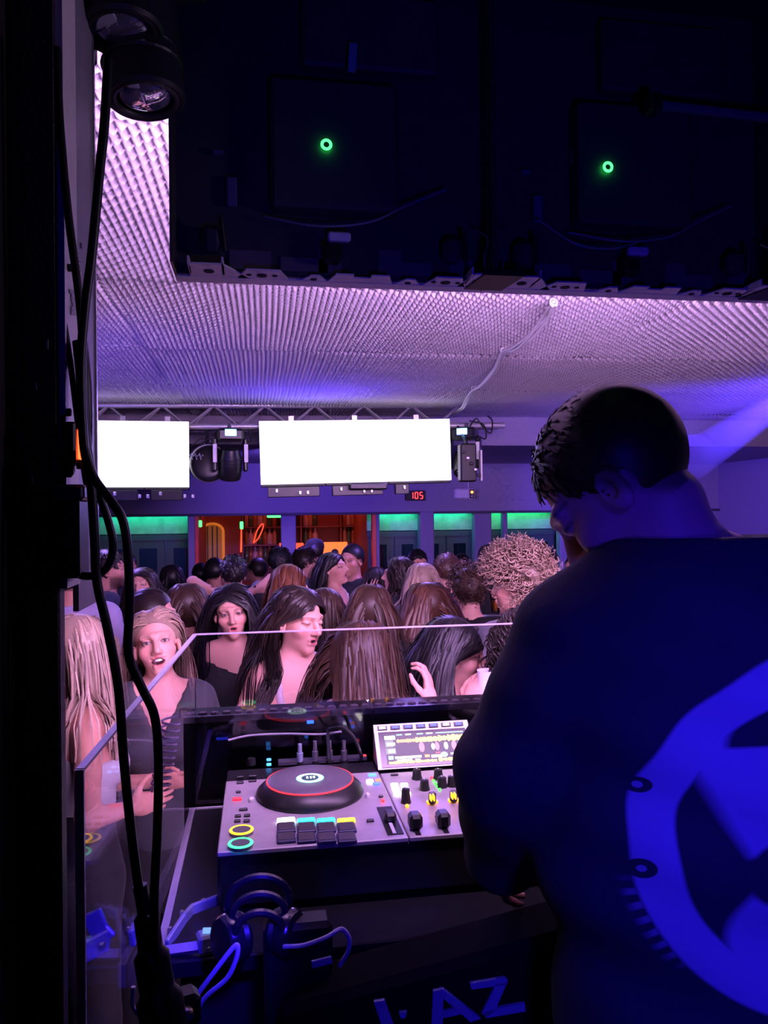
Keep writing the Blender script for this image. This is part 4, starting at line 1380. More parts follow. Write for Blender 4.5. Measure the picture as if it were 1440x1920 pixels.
def nets(D, xs, ys, zs):
    """surface nets on a box grid"""
    S = D < 0
    c = np.zeros(tuple(n - 1 for n in D.shape), dtype=np.int8)
    for i in (0, 1):
        for j in (0, 1):
            for k in (0, 1):
                c += S[i:D.shape[0] - 1 + i, j:D.shape[1] - 1 + j, k:D.shape[2] - 1 + k]
    act = (c > 0) & (c < 8)
    I, J, K = np.nonzero(act)
    idx = np.full(act.shape, -1, dtype=np.int32)
    idx[I, J, K] = np.arange(len(I))
    acc = np.zeros((len(I), 3))
    cnt = np.zeros(len(I))
    for ax in range(3):
        for u in (0, 1):
            for v in (0, 1):
                o1 = [0, 0, 0]
                o1[(ax + 1) % 3], o1[(ax + 2) % 3] = u, v
                o2 = list(o1)
                o2[ax] = 1
                d1 = D[I + o1[0], J + o1[1], K + o1[2]]
                d2 = D[I + o2[0], J + o2[1], K + o2[2]]
                m = (d1 < 0) != (d2 < 0)
                t = d1[m] / (d1[m] - d2[m])
                pos = np.tile(np.array(o1, float), (m.sum(), 1))
                pos[:, ax] = t
                acc[m] += pos
                cnt[m] += 1
    fr = acc / cnt[:, None]
    V = np.stack([xs[I] + fr[:, 0] * (xs[I + 1] - xs[I]), ys[J] + fr[:, 1] * (ys[J + 1] - ys[J]), zs[K] + fr[:, 2] * (zs[K + 1] - zs[K])], 1)
    Q = []
    nx, ny, nz_ = D.shape
    for ax in range(3):
        sl1 = [slice(1, -1)] * 3
        sl2 = [slice(1, -1)] * 3
        sl1[ax], sl2[ax] = slice(0, -1), slice(1, None)
        A, B = S[tuple(sl1)], S[tuple(sl2)]
        e = np.argwhere(A != B)
        if not len(e):
            continue
        fl = A[tuple(e.T)]
        off = np.ones(3, int)
        off[ax] = 0
        e = e + off
        p, q = (ax + 1) % 3, (ax + 2) % 3

        def cell(dp, dq):
            w = e.copy()
            w[:, p] += dp
            w[:, q] += dq
            return idx[w[:, 0], w[:, 1], w[:, 2]]
        f = np.stack([cell(-1, -1), cell(0, -1), cell(0, 0), cell(-1, 0)], 1)
        f[~fl] = f[~fl][:, ::-1]
        Q.append(f)
    Q = np.concatenate(Q)
    Q = Q[(Q >= 0).all(1)]
    return V, Q


def axis(lo, hi, h):
    return np.arange(lo, hi + h, h)


# ---------------------------------------------------------------- hands (cached per curl)
HANDS = {}


def hand_mesh(curl, h=.0045):
    key = (round(curl, 2), h)
    if key in HANDS:
        return HANDS[key]
    B = Body()
    B.cap((0, -.03, 0), (0, .015, 0), .026, .026, .015)
    B.ell((0, .045, 0), (.041, .050, .0165), .015)
    for i, (x, L, r) in enumerate(((-.028, .070, .0085), (-.009, .078, .0090), (.010, .073, .0088), (.029, .058, .0078))):
        p = np.array((x, .082 - .008 * (i in (0, 3)) - .006 * (i == 3), 0))
        a = curl * .45
        fan = (i - 1.4) * .06 * (1 - curl * .6)
        for s, f in enumerate((.45, .30, .25)):
            d = np.array((math.sin(fan), math.cos(a) * math.cos(fan), -math.sin(a)))
            q = p + d * L * f
            B.cap(p, q, r * (1 - .10 * s), r * (1 - .10 * (s + 1)), .004)
            p = q
            a += curl * .75
    p = np.array((-.032, .020, -.006))
    for (d, L, r0, r1) in (((-.72, .55, -.28), .042, .0125, .0105), ((-.42 + .35 * curl, .80, -.35 - .2 * curl), .034, .0100, .0088), ((-.15 + .5 * curl, .85, -.35), .026, .0088, .0070)):
        d = np.array(d)
        d /= np.linalg.norm(d)
        q = p + d * L
        B.cap(p, q, r0, r1, .006)
        p = q
    xs, ys, zs = axis(-.10, .07, h), axis(-.07, .18, h), axis(-.11, .05, h)
    V, Q = nets(B.field(xs, ys, zs), xs, ys, zs)
    HANDS[key] = (V, Q)
    return HANDS[key]


SKINS = {'fair': (.76, .40, .31), 'light': (.68, .33, .24), 'tan': (.52, .27, .19), 'deep': (.33, .16, .11)}
SKINM = mat('skin', attr=True, rough=.48, nscale=30, namt=.06, spec=.4)
HAIRM = mat('hair', attr=True, rough=.46, nscale=90, namt=.18, spec=.5)


def cloth(name, col, rough=.8, bump=.25):
    return mat('cloth_' + name, col, rough, nscale=12, namt=.2, bump=bump, bscale=90, sheen=.1)


CL = {'black': cloth('black', (.016, .015, .019)), 'white': cloth('white', (.55, .54, .58)), 'navy': cloth('navy', (.03, .035, .10)),
      'lightblue': cloth('lightblue', (.28, .34, .55)), 'lilac': cloth('lilac', (.42, .36, .60)), 'red': cloth('red', (.45, .02, .03)),
      'grey': cloth('grey', (.14, .13, .16)), 'rose': cloth('rose', (.60, .42, .46)), 'brown': cloth('brown', (.12, .07, .05)),
      'satin': cloth('satin', (.62, .50, .56), .35), 'darkgreen': cloth('darkgreen', (.04, .08, .05)), 'leather': cloth('leather', (.012, .011, .013), .35),
      'denim': cloth('denim', (.06, .08, .18)), 'pattern': cloth('pattern', (.05, .05, .06))}
HAIR = {'black': (.008, .006, .007), 'dark': (.022, .013, .010), 'brown': (.060, .030, .018), 'auburn': (.085, .034, .020), 'blonde': (.42, .29, .20),
        'ash': (.25, .165, .11), 'light': (.44, .31, .22), 'ginger': (.22, .075, .03)}


def person(name, label, loc, face, H=1.70, sex='f', skin='light', head=(0, 0, 0), lean=(0, 0), hair=None, top=None, bottom='black',
           arms=None, mouth=0.0, eyes='open', res=.016, hres=.005, group=None, joints=None, lipcol=None, beard=False, hat=None, cat='person', legs=True, bulk=1.0):
    s = H / 1.715
    m_ = sex == 'm'
    root = thing(name, label, cat, loc, math.radians(face), group)
    J = {}
    sw = (.158 if m_ else .132)

    def pt(x, y, z):
        p = np.array((x, y, z), float)
        f = max(0, z - .92)
        p[0] += lean[0] * f
        p[1] += lean[1] * f
        return p
    J['pelvis'], J['waist'], J['chest'] = pt(0, 0, .93), pt(0, .005, 1.09), pt(0, 0, 1.27)
    J['neck'] = pt(0, -.015, 1.43)
    for t_, sg in (('L', -1), ('R', 1)):
        J['sh' + t_] = pt(sg * sw, -.015, 1.40)
        J['el' + t_] = pt(sg * (sw + .085), -.03, 1.12)
        J['wr' + t_] = pt(sg * (sw + .06), .10, .90)
    if arms:
        for t_, a in arms.items():
            J['el' + t_] = pt(*a[0])
            J['wr' + t_] = pt(*a[1])
    for k_ in J:
        J[k_] = J[k_] * s
    ntop = pt(0, -.005, 1.50) * s
    if joints:
        J.update({k_: v for k_, v in joints.items() if k_ != 'ntop' and k_ != 'head'})
        ntop = joints.get('ntop', ntop)
    Rh = rotz(math.radians(head[0])) @ rotx(math.radians(head[1])) @ roty(math.radians(head[2]))
    hs = (1.0 if not m_ else 1.05) * (.5 + .5 * s)
    Hc = ntop + Rh @ np.array((0, .012, .098)) * hs
    if joints and 'head' in joints:
        Hc = joints['head']
    hd = lambda x, y, z: Hc + Rh @ (np.array((x, y, z), float) * hs)
    bk = bulk

    # ---- blended shapes
    def torso(B, g=0.0, k=.05):
        w = 1.10 if m_ else 1.0
        sp = J['shR'] - J['shL']
        tx = sp / np.linalg.norm(sp)
        up = J['neck'] - J['pelvis']
        up /= np.linalg.norm(up)
        fy = np.cross(up, tx)
        fy /= np.linalg.norm(fy)
        R = np.stack([tx, fy, np.cross(tx, fy)], 1)
        B.ell(J['pelvis'], np.array((.165 if not m_ else .158, .115, .13)) * s * bk + g, k, R)
        B.ell(J['waist'], np.array((.118 * w + (.025 if m_ else 0), .092 * w, .15)) * s * bk + g, k, R)
        B.ell(J['chest'], np.array((.140 * w, .100 * w, .155)) * s * bk + g, k, R)
        B.cap(J['shL'] * .82 + J['shR'] * .18, J['shR'] * .82 + J['shL'] * .18, .058 * s * bk + g, .058 * s * bk + g, k)
        for t_ in 'LR':
            B.cap(J['neck'] + np.array((0, 0, .035 * s)), J['sh' + t_] * .75 + J['neck'] * .25, .030 * s + g, .036 * s + g, k)
        if not m_:
            for sg in (-1, 1):
                B.ell(J['chest'] + R @ np.array((sg * .066, .072, -.012)) * s, np.array((.058, .050, .055)) * s + g, .03, R)
        return R

    def arm(B, upto=2.0, g=0.0, k=.02, side='LR'):
        w = 1.15 if m_ else 1.0
        for t_ in side:
            a, b, c = J['sh' + t_], J['el' + t_], J['wr' + t_]
            f = min(1, upto)
            e = a + (b - a) * f
            B.cap(a, e, (.047 * w * s) * bk + g, ((.047 - .012 * f) * w * s) * bk + g, k)
            if upto > 1:
                f2 = min(1, upto - 1)
                B.cap(b, b + (c - b) * f2, (.035 * w * s) * bk + g, ((.035 - .011 * f2) * w * s) * bk + g, k)

    def legsf(B, g=0.0, k=.03, low=.09):
        for sg in (-1, 1):
            hip = J['pelvis'] + np.array((sg * .085, 0, -.03)) * s
            base = np.array((J['pelvis'][0] * .35 + sg * .10 * s, J['pelvis'][1] * .35, 0))
            knee = (hip + base) / 2 + np.array((0, .02, 0)) * s
            knee[2] = .48 * s
            ank = base + np.array((0, -.02, low * s))
            B.cap(hip, knee, .085 * s + g, .056 * s + g, k)
            B.cap(knee, ank, .056 * s + g, .040 * s + g, k)
            if low < .1 and g == 0:
                B.cap(base + np.array((0, -.04 * s, .040 * s)), base + np.array((sg * .02, .13 * s, .032 * s)), .036 * s, .030 * s, k)

    B = Body()
    torso(B)
    arm(B)
    if legs:
        legsf(B)
    nk = .058 if m_ else .046
    B.cap(J['neck'] - np.array((0, 0, .02 * s)), hd(0, -.018, -.055), nk * s, nk * .95 * s, .03)
    # head
    jw = 1.08 if m_ else .97
    B.ell(hd(0, -.015, .032), np.array((.073, .091, .084)) * hs, .02, Rh)
    B.ell(hd(0, .026, -.040), np.array((.055 * jw, .060, .074)) * hs, .025, Rh)
    B.ell(hd(0, .062, -.098), np.array((.021 * jw, .018, .016)) * hs, .022, Rh)
    for sg in (-1, 1):
        B.ell(hd(sg * .042, .048, -.026), np.array((.021, .026, .022)) * hs, .02, Rh)
        B.cap(hd(sg * .010, .083, .024), hd(sg * .045, .066, .024), .011 * hs, .009 * hs, .014)
        B.ell(hd(sg * .031, .096, .004), np.array((.018, .020, .013)) * hs, .012, Rh, True)
        B.ell(hd(sg * .031, .068, .004), np.array((.0155, .0150, .0125)) * hs, .004, Rh)
        B.ell(hd(sg * .076, -.008, -.012), np.array((.008, .018, .030)) * hs, .006, Rh)
        B.ell(hd(sg * .079, -.004, -.008), np.array((.006, .009, .015)) * hs, .004, Rh, True)
        B.ell(hd(sg * .012, .090, -.034), np.array((.009, .009, .007)) * hs, .007, Rh)
    B.cap(hd(0, .082, .014), hd(0, .105, -.028), .0080 * hs, .0115 * hs, .012)
    op = mouth * .011
    B.cap(hd(-.018, .078, -.058 + op * .4), hd(.018, .078, -.058 + op * .4), .0055 * hs, .0055 * hs, .006)
    B.cap(hd(0, .083, -.057 + op * .5), hd(0, .084, -.058 + op * .5), .0075 * hs, .0075 * hs, .008)
    B.cap(hd(-.014, .079, -.069 - op), hd(.014, .079, -.069 - op), .0072 * hs, .0072 * hs, .007)
    if mouth > .7:
        B.ell(hd(0, .091, -.064), np.array((.024, .017, .0120)) * hs, .003, Rh, True)
        for sg in (-1, 1):
            B.ell(hd(sg * .024, .080, -.055), np.array((.006, .008, .0045)) * hs, .003, Rh, True)
    elif mouth > .2:
        B.ell(hd(0, .090, -.0635), np.array((.019 * (.7 + .4 * mouth), .016, .004 + .0085 * mouth)) * hs, .004, Rh, True)

    # head grid (fine) and body grid
    zcut = ntop[2] - .055 * s
    ex_ = .125 * hs
    lo, hi = Hc - np.array((ex_, ex_, .16)) * 1.0, Hc + np.array((ex_, ex_, .135 * hs))
    lo[2] = min(zcut, Hc[2] - .11 * hs)
    nbase = J['neck']
    lo[:2] = np.minimum(lo[:2], nbase[:2] - .075)
    hi[:2] = np.maximum(hi[:2], nbase[:2] + .075)
    xs, ys, zs = axis(lo[0], hi[0], hres), axis(lo[1], hi[1], hres), axis(lo[2], hi[2], hres)
    V1, Q1 = nets(B.field(xs, ys, zs), xs, ys, zs)
    allp = np.array([J[k_] for k_ in J] + [(0, 0, 0)])
    lo, hi = allp.min(0) - .2 * s, allp.max(0) + .2 * s
    lo[2] = -.02 if legs else J['pelvis'][2] - .15
    xs, ys, zs = axis(lo[0], hi[0], res), axis(lo[1], hi[1], res), axis(lo[2], hi[2], res)
    D = B.field(xs, ys, zs)
    V2, Q2 = nets(D, xs, ys, zs)
    # drop body-grid faces that belong to the head
    loc2 = (V2 - Hc) @ Rh / hs
    inh = (V2[:, 2] > zcut + .018) & (np.linalg.norm(V2 - (Hc * .75 + nbase * .25), axis=1) < .17 * hs) & (np.linalg.norm(V2[:, :2] - (Hc[:2] + nbase[:2]) / 2, axis=1) < .14)
    ishead = loc2[:, 2] > -.085
    drop = inh & (ishead | True)
    Q2 = Q2[~drop[Q2].any(1)]
    # hands
    Vs, Qs = [V1, V2], [Q1, Q2 + len(V1)]
    n_ = len(V1) + len(V2)
    for t_ in 'LR':
        a = (arms or {}).get(t_)
        curl = a[2] if a and len(a) > 2 else .55
        pal = np.array(a[3], float) if a and len(a) > 3 else np.array((-1.0 if t_ == 'R' else 1.0, 0, -.2))
        hv, hq = hand_mesh(curl, .0055 if hres < .0055 else (.007 if hres < .0065 else .011))
        d = J['wr' + t_] - J['el' + t_]
        d /= np.linalg.norm(d)
        if a and len(a) > 4:
            d = np.array(a[4], float)
            d /= np.linalg.norm(d)
        nz_ = -(pal - d * (pal @ d))
        nz_ /= np.linalg.norm(nz_) + 1e-9
        xx = np.cross(d, nz_)
        R = np.stack([xx, d, nz_], 1)
        hv2 = hv.copy()
        hq2 = hq
        if t_ == 'L':
            hv2[:, 0] *= -1
            hq2 = hq[:, ::-1]
        sc_ = (1.0 if m_ else .9) * s
        Vs.append(hv2 * sc_ @ R.T + J['wr' + t_] + d * .012)
        Qs.append(hq2 + n_)
        n_ += len(hv2)
    # colours
    V = np.concatenate(Vs)
    Q = np.concatenate(Qs)
    base = np.array(SKINS[skin])
    C = np.tile(base, (len(V), 1))
    q = (V - Hc) @ Rh / hs
    isf = np.zeros(len(V), bool)
    isf[:len(V1)] = True
    front = isf & (q[:, 1] > .03)
    hc_ = np.array(HAIR[(hair or {}).get('col', 'dark')])

    def blend(mask, col, a=1.0):
        w = (np.clip(mask, 0, 1) * a)[:, None]
        C[:] = C * (1 - w) + np.array(col) * w
    ax_ = np.abs(q[:, 0])
    lip = np.clip(1.6 - np.sqrt((q[:, 0] / .020) ** 2 + ((q[:, 2] + .0635) / (.012 + op)) ** 2) * 1.2, 0, 1) * front * (q[:, 1] > .068)
    blend(lip, lipcol or ((.50, .09, .11) if not m_ else (.48, .22, .19)), .85)
    if mouth > .7:
        em_ = np.sqrt((q[:, 0] / .0228) ** 2 + ((q[:, 2] + .064) / .0110) ** 2)
        inm = (em_ < 1.0) & front
        blend(inm.astype(float), (.07, .014, .018))
    elif mouth > .2:
        blend(((ax_ < .017 * (.7 + .4 * mouth)) & (np.abs(q[:, 2] + .0635) < .004 + .0085 * mouth) & front & (q[:, 1] < .0815)).astype(float), (.05, .01, .015))
    dxe, dze = (ax_ - .031), q[:, 2] - .004
    ee = np.sqrt((dxe / .0135) ** 2 + ((dze + .0005) / .0056) ** 2)
    if eyes == 'open':
        blend(np.clip((1.35 - ee) * 4, 0, 1) * front, (.10, .05, .04), .8 if not m_ else .5)
        blend((ee < .95) & front, (.42, .36, .35))
        blend((np.sqrt(dxe ** 2 + dze ** 2) < .0056) & front, (.04, .025, .02))
        blend(np.clip(1.4 - np.abs((dze - .0050 + (dxe / .0135) ** 2 * .004) / .0024), 0, 1) * (np.abs(dxe) < .0155) * front, (.04, .02, .02), .85)
    else:
        blend(np.clip(1.3 - np.abs((dze + .004 - (dxe / .015) ** 2 * .003) / .0030), 0, 1) * (np.abs(dxe) < .016) * front, (.05, .03, .03), .85)
    brow = np.clip(1.4 - np.abs(dze - .0225 + (dxe - .004) ** 2 * 9) / .0026, 0, 1) * (np.abs(dxe - .002) < .021) * front
    blend(brow, hc_ * .8 + .02, .65)
    blend(np.exp(-(((ax_ - .045) / .02) ** 2 + ((q[:, 2] + .03) / .02) ** 2)) * front, (base[0], base[1] * .72, base[2] * .72), .5)
    if beard:
        blend(np.clip((-.045 - q[:, 2]) * 60 + (ax_ - .03) * 20, 0, 1) * isf * (q[:, 1] > .0) * (q[:, 2] > -.12), hc_ * 1.2 + .02, .65)
    if m_ and (hair or {}).get('kind') in ('short', 'crop', 'curly'):
        blend(np.clip((.012 + .9 * (q[:, 2] - .0) - q[:, 1]) * 60, 0, 1) * isf * (q[:, 2] > -.06), hc_, .7)
    me = np_mesh('body', V, Q, C)
    link_mesh('body', me, SKINM, root, True)
    if mouth > .7:
        tm = MB()
        up_, lo_ = [], []
        for t_ in np.linspace(-1, 1, 11):
            x_, y_ = .0185 * t_, .0815 - .0085 * t_ * t_
            up_.append((x_, y_, -.0560 + .0016 * t_ * t_))
            lo_.append((x_, y_ + .0008, -.0638 + .0040 * t_ * t_))
        P_ = up_ + lo_[::-1]
        n2 = len(P_)
        V_ = [hd(*c_) for c_ in P_] + [hd(c_[0], c_[1] - .004, c_[2]) for c_ in P_]
        F_ = []
        for k_ in range(10):
            a_, b_, c_, d_ = k_, k_ + 1, n2 - 2 - k_, n2 - 1 - k_
            F_ += [(a_, d_, c_, b_), (n2 + a_, n2 + b_, n2 + c_, n2 + d_)]
        F_ += [(k_, (k_ + 1) % n2, n2 + (k_ + 1) % n2, n2 + k_) for k_ in range(n2)]
        tm.add(V_, F_)
        tm.build('teeth', mat('teeth', (.80, .77, .74), .3), root, True, world=False)

    # ---- clothes: the body's own shapes, grown a little and cut at hems and necklines
    def garment(nm, kind, colr, g=.009, h=None, hem=None):
        G = Body()
        R = None
        h = h or res
        z0 = .86 * s
        if kind == 'pants':
            legsf(G, g, low=.12)
            G.ell(J['pelvis'] - np.array((0, 0, .02)), np.array((.165, .115, .12)) * s + g, .04)
        else:
            R = torso(G, g)
            if kind == 'tee':
                arm(G, .62, g * 1.6)
            elif kind in ('long', 'jacket'):
                arm(G, 1.93, g * 1.4)
            elif kind == 'collared':
                arm(G, 1.95, g * 1.4)
            elif kind == 'cap':
                arm(G, .30, g * 1.4)
        P_ = np.array([J[k_] for k_ in J])
        lo, hi = P_.min(0) - .2 * s, P_.max(0) + .2 * s
        if kind == 'pants':
            lo[2], hi[2] = -.02, J['pelvis'][2] + .2
        else:
            lo[2] = J['pelvis'][2] - .25
        xs, ys, zs = axis(lo[0], hi[0], h), axis(lo[1], hi[1], h), axis(lo[2], hi[2], h)
        D = G.field(xs, ys, zs)
        X, Y, Z = xs[:, None, None], ys[None, :, None], zs[None, None, :]
        # local torso coordinates (follow the lean)
        nb, pv = J['neck'], J['pelvis']
        f = np.clip((Z - pv[2]) / (nb[2] - pv[2]), 0, 1.2)
        cx, cy = pv[0] + f * (nb[0] - pv[0]), pv[1] + f * (nb[1] - pv[1])
        lx, ly = np.abs(X - cx), Y - cy
        zz = (Z - nb[2]) / s + 1.43
        if kind == 'pants':
            cut = np.maximum(Z - (J['pelvis'][2] + .04), .10 * s - Z) + 0 * X + 0 * Y
        elif kind == 'tank':
            cut = np.minimum(zz - np.where(ly > 0, 1.285, 1.30), np.maximum(lx / s - .098, .072 - lx / s) + 0 * Z)
        elif kind == 'collared':
            cut = zz - 1.475 + 0 * X + 0 * Y
        elif kind == 'strapless':
            cut = zz - 1.285 + 0 * X + 0 * Y
        elif kind == 'offshoulder':
            cut = zz - 1.345 + .0 * X - .35 * (X - cx) / s
        elif kind == 'vneck' or kind == 'cap':
            cut = np.maximum(zz - 1.475, np.where(ly > -.02, zz - 1.29 - lx / s * 1.9, zz - 1.40 - lx / s * 1.2)) + 0 * X
        else:
            cut = np.maximum(zz - 1.478, -(np.sqrt((lx / s) ** 2 + (ly / s - .01) ** 2 + ((zz - 1.49)) ** 2) - .068)) + 0 * X
        if kind != 'pants':
            cut = np.maximum(cut, ((pv[2] - .09 * s) if hem is None else hem * s) - Z)
        D = np.maximum(D, cut.astype(np.float32))
        V, Q = nets(D, xs, ys, zs)
        if kind in ('long', 'jacket', 'tee', 'collared') and len(V):
            V = V + .004 * np.sin(V[:, [2]] * 55 + V[:, [0]] * 23) * np.array([[1, 1, 0]]) * (1.3 if kind == 'jacket' else .8)
        if len(Q):
            me = np_mesh(nm, V, Q)
            return link_mesh(nm, me, CL[colr] if isinstance(colr, str) else colr, root, True)
    tops = []
    for t_ in (top or []):
        tops.append(garment(t_[0], t_[1], t_[2], t_[3] if len(t_) > 3 else .009, t_[4] if len(t_) > 4 else None, t_[5] if len(t_) > 5 else None))
    if legs:
        garment('trousers', 'pants', bottom, .012, max(res, .028))

    # ---- hair
    if hair:
        hk = hair.get('kind', 'long')
        hres2 = max(hres, .006)
        E = Body()
        th = hair.get('cap', .010)
        E.ell(hd(0, -.019, .033), np.array((.075 + th, .093 + th, .086 + th)) * hs, .01, Rh)
        if hk in ('long', 'bun', 'bob', 'curlylong'):
            E.ell(hd(0, -.045, -.03), np.array((.066 + th * .5, .058 + th, .085)) * hs, .03, Rh)
        lo, hi = Hc - .15 * hs, Hc + .15 * hs
        xs, ys, zs = axis(lo[0], hi[0], hres2), axis(lo[1], hi[1], hres2), axis(lo[2], hi[2], hres2)
        D = E.field(xs, ys, zs)
        X, Y, Z = (xs - Hc[0])[:, None, None], (ys - Hc[1])[None, :, None], (zs - Hc[2])[None, None, :]
        lx, ly, lz = ((Rh[0, i] * X + Rh[1, i] * Y + Rh[2, i] * Z) / hs for i in range(3))
        hl = hair.get('line', .012)
        cut = (ly - hl - .95 * (lz - .005)) / 1.38
        if hk in ('short', 'crop', 'curly'):
            cut = np.maximum(cut, -.055 - lz + .0 * lx)
            cut = np.maximum(cut, -(np.sqrt((ly + .004) ** 2 + (lz + .014) ** 2) - .030) * (np.abs(lx) > .05) + (np.abs(lx) <= .05) * -1)
        D = np.maximum(D, cut.astype(np.float32) * hs)
        V, Q = nets(D, xs, ys, zs)
        hcol = np.array(HAIR[hair['col']])
        Vl, Ql, Cl = [V], [Q], [np.tile(hcol * .8, (len(V), 1))]
        if hair.get('n', 0):
            W, F, K, NN = locks(hair, hd, Rh, hs, Hc, J, s, hcol, sw)
            Vl.append(W)
            Ql.append(F + len(V))
            Cl.append(K)
        me = np_mesh('hair', np.concatenate(Vl), np.concatenate(Ql), np.concatenate(Cl))
        link_mesh('hair', me, HAIRM, root, True)
        if hair.get('n', 0) and not hair.get('curl') and hk != 'curly':
            cn = V - (Hc + Rh @ np.array((0, -.015, .02)) * hs)
            cn /= np.linalg.norm(cn, axis=1)[:, None]
            me.normals_split_custom_set_from_vertices(np.concatenate([cn, NN]).astype(np.float32))
    if hat:
        m = MB()
        m.lathe([(.098, -.004), (.100, .012), (.094, .050), (.070, .085), (.03, .100), (.0, .102)], Hc + Rh @ np.array((0, -.012, .040)) * hs, Rh, 24, False)
        m.prism([(-.07, .06), (.07, .06), (.055, .13), (0, .15), (-.055, .13)], hd(0, 0, .048), Rh[:, 0], Rh[:, 1], Rh[:, 2] * .008)
        m.build('cap', CL[hat], root, True, world=False)
    return root, dict(J=J, Hc=Hc, Rh=Rh, hs=hs, s=s, hd=hd)


def locks(hair, hd, Rh, hs, Hc, J, s, hcol, sw):
    """tapering hair locks that leave the scalp, follow the head and fall"""
    r = np.random.default_rng(hair.get('seed', 1))
    n, T = hair['n'], hair.get('T', 14)
    kind = hair['kind']
    d = r.normal(size=(n * 5, 3))
    d /= np.linalg.norm(d, axis=1)[:, None]
    cen = np.array((0, -.015, .034))
    rad = np.array((.079, .097, .090))
    if kind not in ('short', 'crop', 'curly', 'bun'):
        # more roots along the parting
        q_ = r.random(len(d)) < .3
        th_ = r.uniform(-.3, 2.2, len(d))
        d[q_] = np.stack([r.normal(size=len(d)) * .06 + hair.get('part', 0.0) / .08, np.cos(th_), np.sin(th_)], 1)[q_]
        d /= np.linalg.norm(d, axis=1)[:, None]
    p = cen + d * rad
    hl = hair.get('line', .012)
    ok = (p[:, 1] < hl + .95 * (p[:, 2] - .005) + .004) & (p[:, 2] > (-.055 if kind in ('short', 'crop', 'curly') else -.03))
    if kind in ('short', 'crop', 'curly'):
        ok &= ~((np.abs(p[:, 0]) > .05) & (np.hypot(p[:, 1] + .004, p[:, 2] + .014) < .030))
    p = p[ok][:n]
    n = len(p)
    part = hair.get('part', 0.0)
    L = hair['len'] * r.uniform(.82, 1.08, n)
    layer = r.uniform(1.0, 1.0 + hair.get('vol', .12), n)
    side = np.sign(p[:, 0] - part)
    g = (Rh.T @ np.array((0, 0, -1.0)))                 # gravity in head space
    path = [p.copy()]
    step = (L / T)[:, None] / hs
    jit = r.normal(size=(n, 3)) * .12
    sweep = hair.get('sweep', 0.0)
    for i in range(T):
        nrm = (p - cen) / rad ** 2
        nrm /= np.linalg.norm(nrm, axis=1)[:, None]
        if kind in ('short', 'crop', 'curly'):
            v = np.array((0, .45, .25)) * hair.get('fwd', 1.0) + nrm * .9 + jit * 1.5
            if kind == 'short':
                v = np.array((.15, .10, -.25)) + jit * 1.6
                v = v - nrm * np.sum(v * nrm, 1)[:, None]
                v = v / (np.linalg.norm(v, axis=1)[:, None] + 1e-6) + nrm * .34
            if kind == 'crop':
                v = np.array((0, -.25, -.45)) + jit * .8
                v = v - nrm * np.sum(v * nrm, 1)[:, None]
                v = v / (np.linalg.norm(v, axis=1)[:, None] + 1e-6) + nrm * .16
            v = v / np.linalg.norm(v, axis=1)[:, None]
        else:
            v = np.stack([side * (.55 + 0 * side), np.full(n, -.35 - hair.get('back', 0)), np.zeros(n)], 1) * np.exp(-i / (T * .25)) + g * (.6 + .9 * i / T) + jit * .5
            v[:, 0] += sweep * i / T
            if kind == 'bun':
                tgt = np.array((0, -.115, .035))
                v = tgt - p + jit * .05
            near_ = (np.linalg.norm((p - cen) / rad, axis=1) < 1.25)[:, None]
            v = np.where(near_, v - nrm * np.minimum(0, np.sum(v * nrm, 1))[:, None] * 1.0, v)
            v = v / (np.linalg.norm(v, axis=1)[:, None] + 1e-9)
        p = p + v * step
        # keep outside head
        e = np.linalg.norm((p - cen) / (rad * layer[:, None]), axis=1)
        ins = e < 1
        p[ins] = cen + (p[ins] - cen) / e[ins][:, None]
        if kind not in ('short', 'crop', 'curly'):
            fr = (p[:, 1] > .015) & (p[:, 2] < .055) & (np.abs(p[:, 0]) < .072)
            p[fr, 0] = np.where(p[fr, 0] >= 0, .074, -.074)
            if hair.get('tuck'):
                tk = (p[:, 1] > -.016) & (p[:, 2] < .028)
                p[tk, 1] = -.016
            # keep outside neck, shoulders and back
            w = p * hs @ Rh.T + Hc
            for (a, b, q) in ((J['neck'], Hc, .062 * s), (J['shL'], J['shR'], .078 * s), (J['chest'] + (0, -.02, .05), J['chest'] + (0, -.02, -.25), .128 * s), (J['chest'] + (0, .03, .0), J['chest'] + (0, .03, -.2), .125 * s)):
                ab = b - a
                t = np.clip(((w - a) @ ab) / (ab @ ab), 0, 1)
                c = a + t[:, None] * ab
                dd = w - c
                ln_ = np.linalg.norm(dd, axis=1)
                h = ln_ < q * layer ** .5
                dd[:, 2] *= .2
                dn = dd / (np.linalg.norm(dd, axis=1)[:, None] + 1e-9)
                w[h] = c[h] + dn[h] * (q * layer ** .5)[h][:, None] + np.array((0, 0, 0)) * 1
                w[h, 2] = np.minimum(w[h, 2], (p * hs @ Rh.T + Hc)[h, 2])
            p = (w - Hc) @ Rh / hs
        path.append(p.copy())
    P = np.stack(path, 1)                                # n, T+1, 3
    tt = np.linspace(0, 1, T + 1)
    cr = hair.get('curl', 0)
    wv = hair.get('wave', 0)
    Tn = np.gradient(P, axis=1)
    Tn /= np.linalg.norm(Tn, axis=2)[..., None] + 1e-9
    out = P - cen
    out /= np.linalg.norm(out, axis=2)[..., None] + 1e-9
    Wd = np.cross(Tn, out)
    Wd /= np.linalg.norm(Wd, axis=2)[..., None] + 1e-9
    Nn = np.cross(Wd, Tn)
